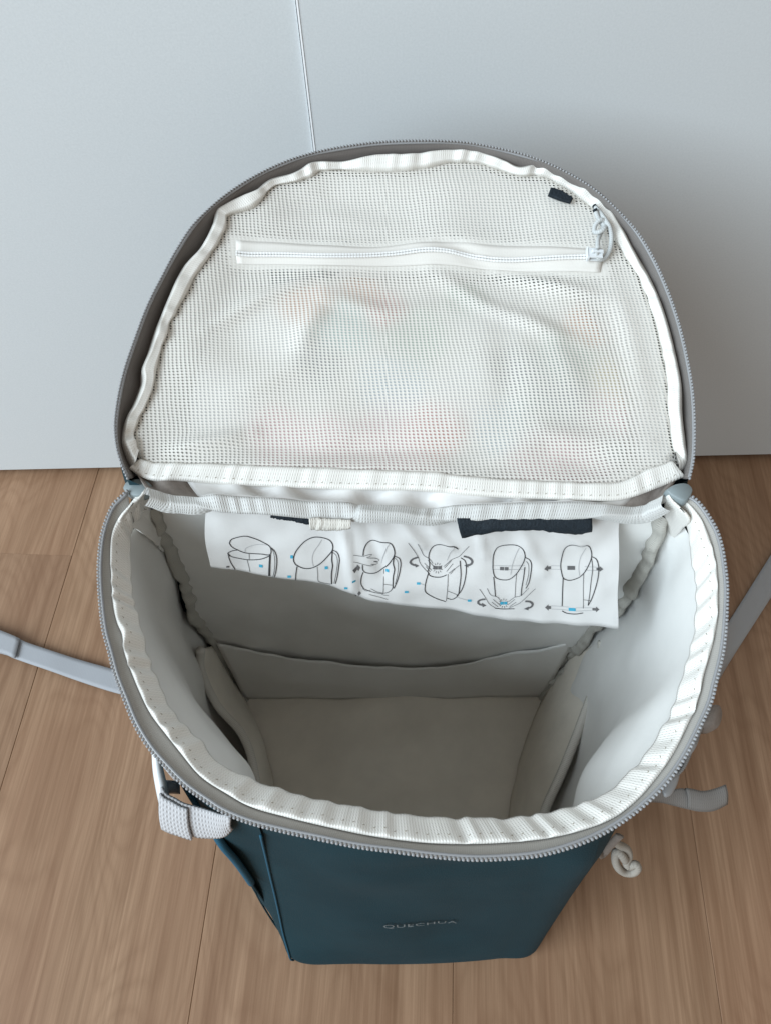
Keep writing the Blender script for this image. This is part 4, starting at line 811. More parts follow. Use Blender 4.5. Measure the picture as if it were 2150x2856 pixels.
def teeth(name, curve, inner, spacing, mat, parent, ln=.0016, wd=.0016, ht=.0013, up=Vector((0, 0, 1))):
    n = int(length(curve) / spacing)
    c = resample([tuple(p) for p in curve], n)
    ic = resample([tuple(p) for p in inner], n)
    T = frames(c)
    h = Heap()
    for i in range(n):
        t = T[i]
        x = (c[i] - ic[i])
        x = (x - t * x.dot(t)).normalized()
        z = t.cross(x)
        if z.dot(up) < 0:
            z = -z
        ce = c[i] + x * .0002
        vs_, fs = [], []
        rings = ((-1, .6), (-.5, .95), (.35, 1.0), (.8, .82), (1.0, .45))
        for a, s in rings:
            for k in range(6):
                an = math.pi * 2 * k / 6
                vs_.append(ce + x * a * ln / 2 * 1.0 + t * math.cos(an) * wd / 2 * s + z * math.sin(an) * ht / 2 * s)
        for r in range(4):
            for k in range(6):
                p, q = r * 6 + k, r * 6 + (k + 1) % 6
                fs.append((p, q, q + 6, p + 6))
        fs.append(tuple(range(24, 30)))
        fs.append(tuple(reversed(range(6))))
        h.add(vs_, fs)
    # cord that carries the teeth
    v, f, u = tube_geo([p - (p - q).normalized() * .0012 for p, q in zip(c, ic)], .0008, 6)
    h.add(v, f, 0, u)
    return h.build(name, mat, parent, kind='stuff')


teeth('zipper_teeth', zipc, bo_m, .00186, M['teeth'], ztape)


def binding_rows(outer, inner, up, hgt, rip, seed, nt=12, lam=.0105):
    n = len(outer)
    rows = []
    T = frames(outer)
    s = 0.0
    fr = []
    for i in range(n):
        if i:
            s += (outer[i] - outer[i - 1]).length
        a, b = outer[i], inner[i]
        ac = b - a
        nn = ac.cross(T[i])
        if nn.length < 1e-9:
            nn = up.copy()
        nn.normalize()
        if nn.dot(up) < 0:
            nn = -nn
        # gathers of the tape: rounded crests with sharp troughs, uneven spacing
        ph = s / lam + 1.1 * n1(s * 38, seed) + .15 * n1(s * 120, seed + 3)
        cr = .5 + .32 * math.sin(2 * math.pi * ph) + .75 * n1(s * 95, seed + 8) + .3 * n1(s * 210, seed + 9)
        amp = rip * (.35 + .9 * max(0, n1(s * 45, seed + 5) * .6 + .5))
        r = []
        r.append(a - nn * (hgt * 1.4) + ac * .06)
        for j in range(nt + 1):
            t = j / nt
            prof = min(1, math.sin(math.pi * (.05 + .9 * t)) * 1.9) ** .7
            edge = math.sin(math.pi * min(1, t * .62 + .22))
            p = a + ac * t + nn * (hgt * prof + amp * (cr - .6) * edge)
            p += ac.normalized() * amp * .35 * (cr - .5) * max(0, t - .5) * 1.6
            r.append(p)
        r.append(b - nn * (hgt * 1.2) - ac * .05)
        r.append(b - nn * (hgt * 2.2) - ac * .12)
        rows.append(r)
        fr.append((s, nn, T[i]))
    return rows, fr


def stitches(rows, col, spacing, parent, inset=0.0):
    c = [r[col] for r in rows]
    cc = resample([tuple(p) for p in c], max(2, int(length(c) / spacing)))
    h = Heap()
    T = frames(cc)
    for i in range(1, len(cc) - 1):
        k = min(range(len(rows)), key=lambda q: (c[q] - cc[i]).length)
        x = (rows[k][col + 1] - rows[k][col - 1]).normalized()
        z = T[i].cross(x).normalized()
        if z.z < 0:
            z = -z
        v, f = box_geo(cc[i] + z * .00005, (T[i] + x * .5).normalized(), x, z, .0005, .00020, .0002, .5)
        h.add(v, f)
    return h.build('stitching', M['thread'], parent, kind='stuff')


bi_m = match(bi, bo)
NR = 900
bo_f = resample([tuple(p) for p in bo], NR)
bi_f = resample([tuple(p) for p in bi_m], NR)
UP = Vector((0, 0, 1))
rows, fr = binding_rows(bo_f, bi_f, UP, .0009, .0023, 1, 12, .0125)
rim_bind = grid('rim_binding', rows, M['binding'], bag)
stitches(rows, 4, .0045, rim_bind)
# back run of the rim binding
NBK = 520
bt = resample(D['back_top'], NBK)
bb = resample(D['back_bot'], NBK)
rows, fr = binding_rows(bt, bb, Vector((0, -.8, .6)), .0022, .0009, 4)
back_bind = grid('rim_binding', rows, M['bbinding'], bag)

# folded corners of the binding, tucked down to the corner seams
for key in ('foldL', 'foldR'):
    q = [V(p) for p in D[key]]
    # two sides of the fold run from the peak to the tip
    e1_ = resample([tuple(p) for p in q[:5]], 30)
    e2_ = resample([tuple(q[0])] + [tuple(p) for p in (q[7], q[6], q[5], q[4])], 30)
    rws = []
    for i in range(30):
        r = []
        for j in range(12):
            p = e1_[i].lerp(e2_[i], j / 11)
            w = math.sin(math.pi * j / 11)
            p += Vector((0, -.3, .5)) * .004 * w + Vector((0, 0, .0012 * n1(i * .4 + j * .5, 7)))
            r.append(p)
        rws.append(r)
    grid('corner_fold', rws, M['binding'], bag, .0012)

# ---- inner lining
seamL = resample(D['seamL'], 40)
seamR = resample(D['seamR'], 40)
NU = 120
topc = resample([tuple(p + (p - Vector((0, .14, p.z))).normalized() * .0035 + Vector((0, 0, -.0030))) for p in bi], NU)
botc = resample(D['int_bot'], NU)
cen = Vector((0, .14, 0))
rows = []
for i in range(NU):
    u = i / (NU - 1)
    r = []
    for j in range(40):
        v = j / 39
        p = topc[i].lerp(botc[i], v)
        out = (p - cen)
        out.z = 0
        out.normalize()
        bulge = .006 * math.sin(math.pi * v) + .016 * math.exp(-((v - .68) / .2) ** 2) * (math.exp(-((u - .17) / .12) ** 2) + math.exp(-((u - .83) / .12) ** 2))
        # slack coated cloth: two soft bulges into the bag
        bulge -= min(1, v / .09) ** 2 * .022 * math.exp(-((u - .255) / .10) ** 2) * math.exp(-((v - .22) / (.17 if v < .22 else .10)) ** 2)
        bulge -= min(1, v / .09) ** 2 * .017 * math.exp(-((u - .74) / .075) ** 2) * math.exp(-((v - .26) / (.2 if v < .26 else .11)) ** 2)
        bulge += .006 * math.exp(-((u - .86) / .05) ** 2 - ((v - .25) / .2) ** 2)
        bulge += (.005 * noise.noise(Vector((u * 9, v * 3.2, 2.2))) + .0022 * noise.noise(Vector((u * 24, v * 8, 5.2)))) * math.sin(math.pi * v)
        p = p + out * bulge
        kl, kr = max(0, 1 - u / .16) ** 2, max(0, 1 - (1 - u) / .16) ** 2
        p = p + (seamL[j] - topc[0].lerp(botc[0], v)) * kl + (seamR[j] - topc[-1].lerp(botc[-1], v)) * kr
        r.append(p)
    rows.append(r)
side_lin = grid('side_lining', rows, M['lining'], bag)
# keep the outer cloth outside the lining everywhere
reach = {}
for r in rows:
    for p in r:
        for dy in (-1, 0, 1):
            for dz in (-1, 0, 1):
                k = (p.x > 0, round(p.y / .012) + dy, round(p.z / .016) + dz)
                reach[k] = max(reach.get(k, 0), abs(p.x))
for pn in (left_panel, right_panel):
    for v in pn.data.vertices:
        wv = v.co + ROOTS[pn]
        k = (wv.x > 0, round(wv.y / .012), round(wv.z / .016))
        if k in reach and wv.z < .352 and wv.y > .105 and abs(wv.x) < reach[k] + .002:
            v.co.x = math.copysign(reach[k] + .002, wv.x) - ROOTS[pn].x
    pn.data.update()
rows = []
for i in range(50):
    u = i / 49
    r = []
    for j in range(40):
        v = j / 39
        p = seamL[j].lerp(seamR[j], u)
        p.y += .003 * math.sin(math.pi * u) + .0050 * noise.noise(Vector((u * 5, v * 3, 8.1))) * math.sin(math.pi * u) + .0016 * noise.noise(Vector((u * 14, v * 9, 2.1)))
        r.append(p)
    rows.append(r)
# run the back lining up behind the rim binding
for r in rows:
    r.insert(0, r[0] + Vector((0, -.002, .006)))
back_lin = grid('back_lining', rows, M['lining'], bag)
# bottom of the bag
bc = [p for p in botc]
NBX = 30
rows = []
for i in range(NBX):
    u = i / (NBX - 1)
    a = botc[int(u * (NU // 2 - 1))]
    b = botc[NU - 1 - int(u * (NU // 2 - 1))]
    r = []
    for j in range(40):
        p = a.lerp(b, j / 39)
        w = math.sin(math.pi * j / 39)
        p.z += (.0017 * math.sin(u * 30 + 2.5 * n1(j / 9, 4) + 4 * n1(u * 5, 2)) + .0022 * n1(u * 17 + .04 * j, 3) + .005 * noise.noise(Vector((u * 5, j / 8, 1)))) * w * (1 - .3 * u)
        r.append(p)
    rows.append(r)
grid('bottom_lining', rows, M['floorlin'], bag)

# crumpled binding over the two back corner seams
for cs, sd in ((seamL, 11), (seamR, 12)):
    c = resample([tuple(p) for p in cs], 160)
    T = frames(c)
    v, f, uvv = [], [], []
    s = 0
    for i, p in enumerate(c):
        if i:
            s += (p - c[i - 1]).length
        inw = (Vector((0, .12, p.z)) - p).normalized()
        sd_ = T[i].cross(inw).normalized()
        w = .0044 + .0020 * n1(s * 70, sd)
        r0 = p + inw * (.002 + .0032 * n1(s * 95, sd + 2)) + sd_ * .003 * n1(s * 60, sd + 4)
        for k in range(8):
            a = 2 * math.pi * k / 8
            v.append(r0 + sd_ * math.cos(a) * w + inw * math.sin(a) * .0026 * (1 + .5 * n1(s * 140 + k, sd)))
            uvv.append((s, k * .002))
    for i in range(len(c) - 1):
        for k in range(8):
            a, b = i * 8 + k, i * 8 + (k + 1) % 8
            f.append((a, b, b + 8, a + 8))
    mesh_obj('seam_tape', v, f, M['cseam'], bag, uvv)

# pockets inside
for nm, hk, bk in (('inner_pocket', 'hemL', 'hemLb'), ('inner_pocket', 'hemR', 'hemRb')):
    h = resample(D[hk], 50)
    b = resample(D[bk], 50)
    rows = []
    for i in range(50):
        r = []
        for j in range(16):
            t = j / 15
            p = h[i].lerp(b[i], t)
            inw = (Vector((0, .14, p.z)) - p).normalized()
            p = p + inw * (.006 * math.sin(math.pi * t) * math.sin(math.pi * i / 49) + .0015 * n1(i / 5 + t * 2, 6))
            r.append(p)
        rows.append(r)
    pk = grid(nm, rows, M['seam'] if False else M['floorlin'], bag, .0012)
    tube('pocket_hem', [tuple(p) for p in h], .0034, M['seam'], pk, 70, 6, 1.0)
hb = resample(D['hemB'], 70)
rows = []
for i in range(70):
    u = i / 69
    bt_ = seamL[-1].lerp(seamR[-1], u) + Vector((0, -.001, 0))
    r = []
    for j in range(16):
        t = j / 15
        p = hb[i].lerp(bt_, t)
        p.y -= .0025 * math.sin(math.pi * t) * math.sin(math.pi * u) - .0018 * n1(u * 14, 3) * (1 - t) + .0016 * noise.noise(Vector((u * 8, t * 3, 1)))
        p.z += .0012 * n1(u * 11, 7) * (1 - t)
        if j == 0:
            p.y -= .0015 * abs(n1(u * 16, 8))
        r.append(p)
    rows.append(r)
bp = grid('back_pocket', rows, M['lining'], back_lin, .0005)

# ---- hinge strip between lid and rim
FO, E1, E2, EN = (V(p) for p in D['lid_frame'])


def LP(a, b, n=0.0):
    return FO + E1 * a + E2 * b + EN * n


lbb = resample([LP(a, b, -.004) for a, b in D['lid_bot_bot']], 80)
rows = []
btop = resample(D['back_top'], 80)
for i in range(80):
    u = i / 79
    a = lbb[i] + Vector((0, .004, -.001))
    b = btop[i] + Vector((0, .0005, -.0004))
    r = []
    for j in range(10):
        t = j / 9
        p = a.lerp(b, t)
        p.z -= .003 * math.sin(math.pi * t) + .0050 * math.sin(u * 60 + 5 * n1(u * 9, 2) + t) * math.sin(math.pi * t) * (.4 + abs(n1(u * 8, 5)))
        r.append(p)
    rows.append(r)
k0, k1 = 8, 73
grid('hinge_strip', rows[k0:k1], M['paper'], bag, .0006)
grid('hinge_tape', rows[0:k0 + 1], M['taupe'], bag, .0006)
grid('hinge_tape', rows[k1 - 1:], M['taupe'], bag, .0006)

# ---- lid
lz2 = resample([(a, b) for a, b in D['lid_zip']], 330)
lzc = [LP(a, b, .006) for a, b in lz2]
lo2 = resample([(a, b) for a, b in D['lid_bind_out']], 330)
loc_ = [LP(a, b, -.003) for a, b in lo2]
hl = resample([tuple(LP(a, b, -.006)) for a, b in (D['lid_zip'][-1], D['lid_zip'][0])], 60)
loop = lzc + hl[1:-1]
cl = sum(loop, Vector()) / len(loop)
rings = []
for k in range(16):
    t = k / 15
    ring = []
    # side wall straight back from the zip, then the domed outer face
    for p in loop:
        la_, lb_ = (p - FO).dot(E1), (p - FO).dot(E2)
        dep = .024 * min(k, 4) / 4
        # the side wall leans out a little towards the outer face
        w = E1 * (la_ * 2.3) + E2 * (.3 + 2.2 * lb_) * min(1, max(0, lb_ / .03))
        q = (p + w * dep).lerp(cl, max(0, (k - 4) / 11) ** 1.2 * .999)
        ring.append(q - EN * (.0025 + dep + (.020 * math.sin(math.pi / 2 * (k - 4) / 11) if k > 4 else 0)))
    rings.append(ring)
verts = [p for r in rings for p in r]
nl = len(loop)
faces = []
for k in range(15):
    for i in range(nl):
        a, b = k * nl + i, k * nl + (i + 1) % nl
        faces.append((a, b, b + nl, a + nl))
lid = mesh_obj('lid', verts, faces, M['teal'], bag)
# inner backing cloth of the lid
rings = []
lil = [LP(a, b, -.010) for a, b in resample(D['lid_bind_in'], 200)] + [LP(a, b, -.010) for a, b in reversed(resample(D['lid_bot_top'], 120))]
cl2 = sum(lil, Vector()) / len(lil)
for k in range(14):
    t = k / 13
    rings.append([p.lerp(cl2, t * .999) - EN * (.028 * math.sin(math.pi / 2 * min(1, t * 3))) for p in lil])
verts = [p for r in rings for p in r]
nl = len(lil)
faces = [(k * nl + i, k * nl + (i + 1) % nl, (k + 1) * nl + (i + 1) % nl, (k + 1) * nl + i) for k in range(13) for i in range(nl)]
mesh_obj('lid_lining', verts, faces, M['lining'], lid)

# zip of the lid
lom = match(loc_, lzc)
rows = []
for i in range(330):
    a, b = lzc[i], lom[i]
    r = []
    for j in range(10):
        t = 1.5 * j / 9
        p = a + (b - a) * t - EN * (.016 * min(1, t / .8) ** .7)
        r.append(p)
    rows.append(r)
lt = grid('zipper_tape', rows, M['ltape'], lid, .0008)
teeth('zipper_teeth', lzc, lom, .00186, M['teeth'], lid, up=EN)

# binding of the lid
NLB = 700
lo3 = [LP(a, b, -.003) for a, b in resample(D['lid_bind_out'], NLB)]
li3 = [LP(a, b, -.006) for a, b in resample(D['lid_bind_in'], NLB)]
li3 = match(li3, lo3)
rows, fr = binding_rows(lo3, li3, EN, .0052, .0026, 21, 12, .0150)
lid_bind = grid('lid_binding', rows, M['binding'], lid)
NLC = 420
t3 = [LP(a, b, -.004) for a, b in resample(D['lid_bot_top'], NLC)]
b3 = [LP(a, b, -.004) for a, b in resample(D['lid_bot_bot'], NLC)]
rows, fr = binding_rows(b3, match(t3, b3), EN, .0022, .0012, 25, 12, .0135)
lbb_o = grid('lid_binding', rows, M['binding'], lid)
stitches(rows, 4, .0045, lbb_o)


# mesh of the lid pocket
def seg_d(p, a, b):
    ab = b - a
    t = max(0, min(1, (p - a).dot(ab) / max(ab.length_squared, 1e-12)))
    return (p - a - ab * t).length, t


RID = [([Vector(q) for q in r[:3]], r[3], r[4]) for r in D['ridges']]
pzt, pzm, pzb = (resample(D[k], 60) for k in ('pz_top', 'pz_mid', 'pz_bot'))


def tape_y(c, a):
    if a <= c[0].x:
        return c[0].y
    for p, q in zip(c, c[1:]):
        if p.x <= a <= q.x:
            return p.y + (q.y - p.y) * (a - p.x) / max(q.x - p.x, 1e-9)
    return c[-1].y


def content(a, b):
    """how far the stowed cloth pushes the mesh out"""
    h = -.0085 * max(0, 1 - (a / .135) ** 2) * min(1, max(0, (.21 - b) / .09)) + .005 * math.exp(-((a - .012) / .08) ** 2 - ((b - .062) / .04) ** 2)
    h += .004 * math.exp(-((a + .045) / .03) ** 2 - ((b - .095) / .02) ** 2)
    h += .004 * math.exp(-((a - .075) / .03) ** 2 - ((b - .055) / .03) ** 2)
    h += .003 * noise.noise(Vector((a * 22, b * 26, 4.4)))
    return h


def mesh_h(a, b, edge):
    h = content(a, b) + .0012
    p = Vector((a, b))
    for (q0, q1, q2), hh, w in RID:
        d0, t0 = seg_d(p, q0, q1)
        d1, t1 = seg_d(p, q1, q2)
        d, t = (d0, t0 * .5) if d0 < d1 else (d1, .5 + t1 * .5)
        h += .85 * hh * math.exp(-(d / w) ** 2) * math.sin(math.pi * min(.95, max(.05, t))) ** .6
    return h * edge - .004


mb = [Vector(p) for p in resample(D['lid_bind_in'], 260)] + [Vector(p) for p in reversed(resample(D['lid_bot_top'], 160)[4:-4])]
cm = Vector((.0, .085))
K = 56
verts, uvs, clo = [], [], []
for k in range(K + 1):
    t = 1.03 * (1 - k / K)
    for p in mb:
        q = cm + (p - cm) * t
        edge = min(1, (1 - min(1, t)) * 5.5)
        edge = edge * edge * (3 - 2 * edge)
        verts.append(LP(q.x, q.y, mesh_h(q.x, q.y, edge) - (.004 if t > 1 else 0)))
        uvs.append((q.x, q.y))
        ty, by = tape_y(pzt, q.x), tape_y(pzb, q.x)
        x0, x1 = pzt[0].x - .004, pzt[-1].x + .003
        inside = x0 < q.x < x1 and by - .004 < q.y < ty + .004
        c_ = 0.0
        if inside:
            e = min(q.y - (by - .004), ty + .004 - q.y)
            c_ = min(1, max(.0, e / .0022))
        clo.append(c_)
nm_ = len(mb)
faces = [(k * nm_ + i, k * nm_ + (i + 1) % nm_, (k + 1) * nm_ + (i + 1) % nm_, (k + 1) * nm_ + i) for k in range(K) for i in range(nm_)]
mesh_pan = mesh_obj('mesh_panel', verts, faces, M['mesh'], lid, uvs)
at = mesh_pan.data.attributes.new('closed', 'FLOAT', 'POINT')
at.data.foreach_set('value', clo)


def edge_of(a, b):
    q = Vector((a, b)) - cm
    if q.length < 1e-6:
        return 1
    ang = math.atan2(q.y, q.x)
    best = min(mb, key=lambda p: abs(((math.atan2(p.y - cm.y, p.x - cm.x) - ang + math.pi) % (2 * math.pi)) - math.pi))
    t = q.length / (best - cm).length
    e = min(1, (1 - min(1, t)) * 5.5)
    return e * e * (3 - 2 * e)


def on_mesh(a, b, n=0.0):
    return LP(a, b, mesh_h(a, b, edge_of(a, b)) + n)


# zip across the mesh pocket
rows = []
for i in range(60):
    r = []
    for j in range(9):
        t = j / 8
        q = pzt[i].lerp(pzm[i], t * 2) if t <= .5 else pzm[i].lerp(pzb[i], t * 2 - 1)
        r.append(on_mesh(q.x, q.y, .0004 + .0012 * math.exp(-((t - .52) / .22) ** 2)))
    rows.append(r)
pz = grid('pocket_zipper', rows, M['wtape'], lid, .0003)
for sgn in (1, -1):
    c = [on_mesh(p.x, p.y + sgn * .0008, .0024) for p in pzm]
    c = resample(c, 360)
    h = Heap()
    v, f, u = tube_geo(c, lambda t: .00075 + .00016 * math.sin(t * 360 * 2.1), 6)
    h.add(v, f, 0, u)
    h.build('zipper_coil', M['wteeth'], lid)
# slider
sl = [Vector(p) for p in D['slider']]
sc_ = sum(sl, Vector((0, 0))) / 4
so = on_mesh(sc_.x, sc_.y, .0050)
sx = ((sl[1] - sl[0]) + (sl[2] - sl[3])).normalized()
ax = (E1 * sx.x + E2 * sx.y).normalized()
ay = EN.cross(ax)
h = Heap()
for off, hx, hy, hz in (((0, 0, .0012), .0042, .0030, .0007), ((0, 0, -.0016), .0042, .0030, .0006), ((-.0038, 0, 0), .0006, .0036, .0019),
                        ((.0012, 0, .0031), .0030, .0008, .0005), ((-.0014, 0, .0024), .0006, .0009, .0010), ((.0038, 0, .0024), .0006, .0009, .0010)):
    v, f = box_geo(so + ax * off[0] + ay * off[1] + EN * off[2], ax, ay, EN, hx, hy, hz, .35)
    h.add(v, f)
slider = h.build('zip_slider', M['plastic'], lid, smooth=False)
# knotted cord of the slider
c1 = [LP(a, b, mesh_h(a, b, edge_of(a, b)) + .006 + .003 * math.sin(i * .7)) for i, (a, b) in enumerate(D['cord1'])]
c2 = [LP(a, b, mesh_h(a, b, edge_of(a, b)) + .0075 + .002 * math.sin(i * .9 + 2)) for i, (a, b) in enumerate(D['cord2'])]
h = Heap()
for c in (c1, c2):
    v, f, u = tube_geo(resample([tuple(p) for p in c], 60), .0013, 8)
    h.add(v, f, 0, u)
kn = [LP(a, b, mesh_h(a, b, edge_of(a, b)) + .0085 + .0012 * math.sin(i * 1.7)) for i, (a, b) in enumerate(D['knot'])]
v, f, u = tube_geo(resample([tuple(p) for p in kn], 50), .0013, 8)
h.add(v, f, 0, u)
for c in (c1, c2):
    d = (c[0] - c[1]).normalized()
    v, f, u = tube_geo([c[0] - d * .0004, c[0] + d * .0005, c[0] + d * .0011], .00135, 8)
    h.add(v, f, 1, u)
h.build('pull_cord', [M['cord'], M['black']], lid)
# dark tab by the binding
tb = [Vector(p) for p in D['tab']]
tp = [on_mesh(p.x, p.y, .0042) for p in tb]
v, f = prism(tp, -EN * .0022)
mesh_obj('fabric_tab', v, f, M['black'], lid, smooth=False, label='small dark navy tab sewn at the lid edge')

# zip ends
for key in ('garL', 'garR'):
    ol = resample(D[key] + [D[key][0]], 29)[:-1]
    v, f = prism(ol, Vector((0, 0, -.006)))
    mesh_obj('zipper_stop', v, f, M['garage'], bag)

# ---- sewn-in label with drawings
PO, A1, A2, AN = (V(p) for p in D['pap_frame'])
pl_ = [Vector(p) for p in D['pap_left']]
pT = resample(D['pap_top'], 90)
pB = resample(D['pap_bot'], 90)


def pap_h(a, b):
    h = .0022 * noise.noise(Vector((a * 28, b * 30, .4))) + .0016 * noise.noise(Vector((a * 75, b * 60, 3)))
    # creases
    for (x0, y0, x1, y1, hh, w) in ((.0705, -.02, .0735, -.06, .0016, .0022), (.083, -.015, .09, -.05, -.0012, .003), (.118, -.02, .128, -.032, .0013, .0022),
                                    (.142, -.024, .145, -.038, .0013, .002), (.163, -.02, .178, -.05, .0012, .003), (.182, -.02, .196, -.03, .0014, .002), (.10, -.012, .112, -.03, .0014, .0026)):
        d, t = seg_d(Vector((a, b)), Vector((x0, y0)), Vector((x1, y1)))
        h += 1.5 * hh * math.exp(-(d / w) ** 2)
    h += .004 * max(0, (-b - .02) / .07) ** 2
    return h


def on_pap(a, b, n=0.0):
    return PO + A1 * a + A2 * (-b if False else -b) + AN * (pap_h(a, b) + n)


def on_paper(a, b, n=0.0):
    return PO + A1 * a + A2 * b + AN * (pap_h(a, b) + n)


rows = []
for i in range(90):
    u = i / 89
    r = []
    for j in range(30):
        t = j / 29
        q = pT[i].lerp(pB[i], t)
        # rounded left edge
        if u < .05:
            le = pl_[0].lerp(pl_[-1], t)
            bulge = -.0022 * math.sin(math.pi * t)
            q.x += bulge * (1 - u / .05)
        r.append(on_paper(q.x, q.y))
    # lower edge curls under towards the left
    curl = max(0, 1 - u / .55)
    e = r[-1]
    for k in range(1, 7):
        r.append(e + A2 * 0 + AN * (-.0028 * k) * (.4 + curl) + A2 * (-.0004 * k * k * .2))
    rows.append(r)
label = grid('instruction_label', rows, M['paper'], bag, label='white sewn-in label with black line drawings of backpacks')


def ribbon(poly, w, lift):
    P = [Vector(p) for p in poly]
    if len(P) > 2:
        P = [Vector((p[0], p[1])) for p in resample([tuple(p) for p in P], max(6, int(length(P) / .0011)))]
    else:
        n = max(3, int((P[1] - P[0]).length / .0015))
        P = [P[0].lerp(P[1], k / n) for k in range(n + 1)]
    v, f = [], []
    for i, p in enumerate(P):
        t = (P[min(len(P) - 1, i + 1)] - P[max(0, i - 1)])
        if t.length < 1e-9:
            t = Vector((1, 0))
        t.normalize()
        nn = Vector((-t.y, t.x))
        v += [on_paper(*(p + nn * w / 2), lift), on_paper(*(p - nn * w / 2), lift)]
    for i in range(len(P) - 1):
        f.append((2 * i, 2 * i + 1, 2 * i + 3, 2 * i + 2))
    return v, f


for fg in D['figs']:
    h = Heap()
    for w, poly in fg['g']:
        v, f = ribbon(poly, .00028 * max(1, w * .9), .00022)
        h.add(v, f, 1 if w < 4 else 3)
    for w, poly in fg['k']:
        v, f = ribbon(poly, .00024 * w if w > 1.3 else .00024, .00030)
        h.add(v, f, 0)
    for key, mi in (('b', 2), ('d', 3)):
        for poly in fg[key]:
            h.add([on_paper(a, b, .00026) for a, b in poly], [tuple(range(len(poly)))], mi)
    h.build('printed_figure', [M['ink'], M['lightink'], M['blueink'], M['greyink']], label, smooth=False)

# ---- dark tape ends under the back binding
for key, nm, mat in (('strip_r', 'fabric_tab', M['black']), ('strip_l', 'fabric_tab', M['black']), ('rib_end', 'tape_end', M['seam'])):
    ol = [V(p) for p in D[key]]
    nt_ = len(ol) // 2
    top = resample([tuple(p) for p in ol[:nt_]] if nt_ > 1 else ol, 40)
    bot_ = resample([tuple(p) for p in reversed(ol[nt_:])], 40)
    rows = []
    for i in range(40):
        r = []
        for j in range(7):
            t = j / 6
            p = top[i].lerp(bot_[i], t)
            p.y -= .0015 * math.sin(math.pi * t) + .0007 * n1(i * .6 + t * 3, 9)
            p.z += .0006 * n1(i * .9, 3) * t
            r.append(p)
        rows.append(r)
    grid(nm, rows, mat, bag, .0014)

# ---- webbing straps lying on the floor
for key, mat in (('strapL', M['strap']), ('strapR', M['webbing'])):
    a = resample([p[0] for p in D[key]], 60)
    b = resample([p[1] for p in D[key]], 60)
    rows = []
    for i in range(60):
        lift = .0016 * n1(i * .14, 5) + (.0012 if key == 'strapL' else 0)
        r = [a[i].lerp(b[i], j / 5) + Vector((0, 0, abs(lift) + .0006)) for j in range(6)]
        rows.append(r)
    st = grid('strap', rows, mat, bag, .0014)
    if key == 'strapL':
        # folded hem at the free end
        hr = []
        for i in range(24):
            p = [q + Vector((0, 0, .0030)) for q in rows[i]]
            hr.append(p)
        # end the fold where the photo shows its edge
        cut = [q for q in hr if q[0].x < D['strapL'][2][0][0]]
        if len(cut) > 2:
            grid('strap_hem', cut, mat, st, .0016)

# ---- compression strap and buckle on the left
a = resample(D['webT'], 60)
b = resample(D['webB'], 60)
rows = []
for i in range(60):
    u = i / 59
    r = []
    for j in range(12):
        t = j / 11
        p = a[i].lerp(b[i], t)
        p += Vector((-.3, -.7, .4)).normalized() * (.0012 * math.sin(math.pi * t) + .0010 * math.sin(u * 9))
        r.append(p)
    rows.append(r)
grid('side_strap', rows, M['ribbed'], bag, .0014)
# second layer, its end folded back over the first
rows2 = [[p + Vector((-.3, -.7, .4)).normalized() * .0022 for p in r] for r in rows[2:24]]
grid('side_strap', rows2, M['ribbed'], bag, .0014)
bk = resample(D['buck'], 30)
h = Heap()
v, f, u = tube_geo(bk, lambda t: .0021 + .0009 * math.sin(math.pi * t), 8, 1.8, Vector((.2, .3, 1)))
h.add(v, f, 0, u)
b0, b1 = V(D['buckt'][0]), V(D['buckt'][1])
v, f, u = tube_geo([b0, (b0 + b1) / 2 + Vector((0, 0, -.004)), b1 + Vector((0, 0, -.010))], .0018, 8)
h.add(v, f, 0, u)
b0, b1 = V(D['buckc'][0]), V(D['buckc'][1])
d = (b1 - b0).normalized()
sd_ = Vector((0, 0, 1)).cross(d).normalized()
v, f = box_geo((b0 + b1) / 2 + Vector((0, 0, -.003)), d, sd_, Vector((0, 0, 1)), (b1 - b0).length / 2, .0030, .0036, .5)
h.add(v, f, 1)
h.build('ladder_buckle', [M['plastic'], M['dplastic']], bag)
tube('pocket_piping', D['pip'], .0022, M['piping'], bag, 60, 8)
# outer side pocket under that piping
pp = resample(D['pip'], 40)
rows = []
for i in range(40):
    u = i / 39
    low = levels[6][2].lerp(levels[6][1], (1 - u) * .7)
    rows.append([pp[i].lerp(low + Vector((0, 0, -.03)), j / 11) + Vector((-.006, -.004, 0)) * math.sin(math.pi * j / 11) * (1 - u) for j in range(12)])
grid('side_pocket', rows, M['teal'], bag, .0012)

# ---- bits on the right
ol = resample(D['tabR'], 24)
mid = (V(D['tabR'][0]) + V(D['tabR'][-1])) / 2
v, f = prism(ol, Vector((-.001, .001, -.016)))
mesh_obj('loop_tab', v, f, M['taupe'], bag)
a = resample(D['endT'], 40)
b = resample(D['endB'], 40)
grid('strap_end', [[a[i].lerp(b[i], j / 6) + Vector((0, 0, .002 * math.sin(math.pi * j / 6))) for j in range(7)] for i in range(40)], M['dwebbing'], bag, .0014)
se = bag.children[-1]
grid('strap_hem', [[a[i].lerp(b[i], j / 6) + Vector((0, 0, .0018 + .002 * math.sin(math.pi * j / 6))) for j in range(7)] for i in range(25, 40)], M['dwebbing'], se, .0014)
sr = resample(D['sideR'], 60)
grid('side_strap', [[p + Vector((0, 0, .016 * (j / 4 - .5))) for j in range(5)] for p in sr], M['dwebbing'], bag, .0014)
for p0, p1 in D['plast']:
    p0, p1 = V(p0), V(p1)
    d = Vector((.5, .85, 0)).normalized()
    s2 = Vector((.85, -.5, 0)).normalized()
    h = Heap()
    v, f, u = tube_geo([(p0 + p1) / 2 + d * (-.010 + .002 * k) for k in range(11)], lambda t: .0006 + .0030 * math.sin(math.pi * t) ** .5, 14, .55)
    h.add(v, f, 0, u)
    h.build('side_buckle', M['bplastic'], bag)
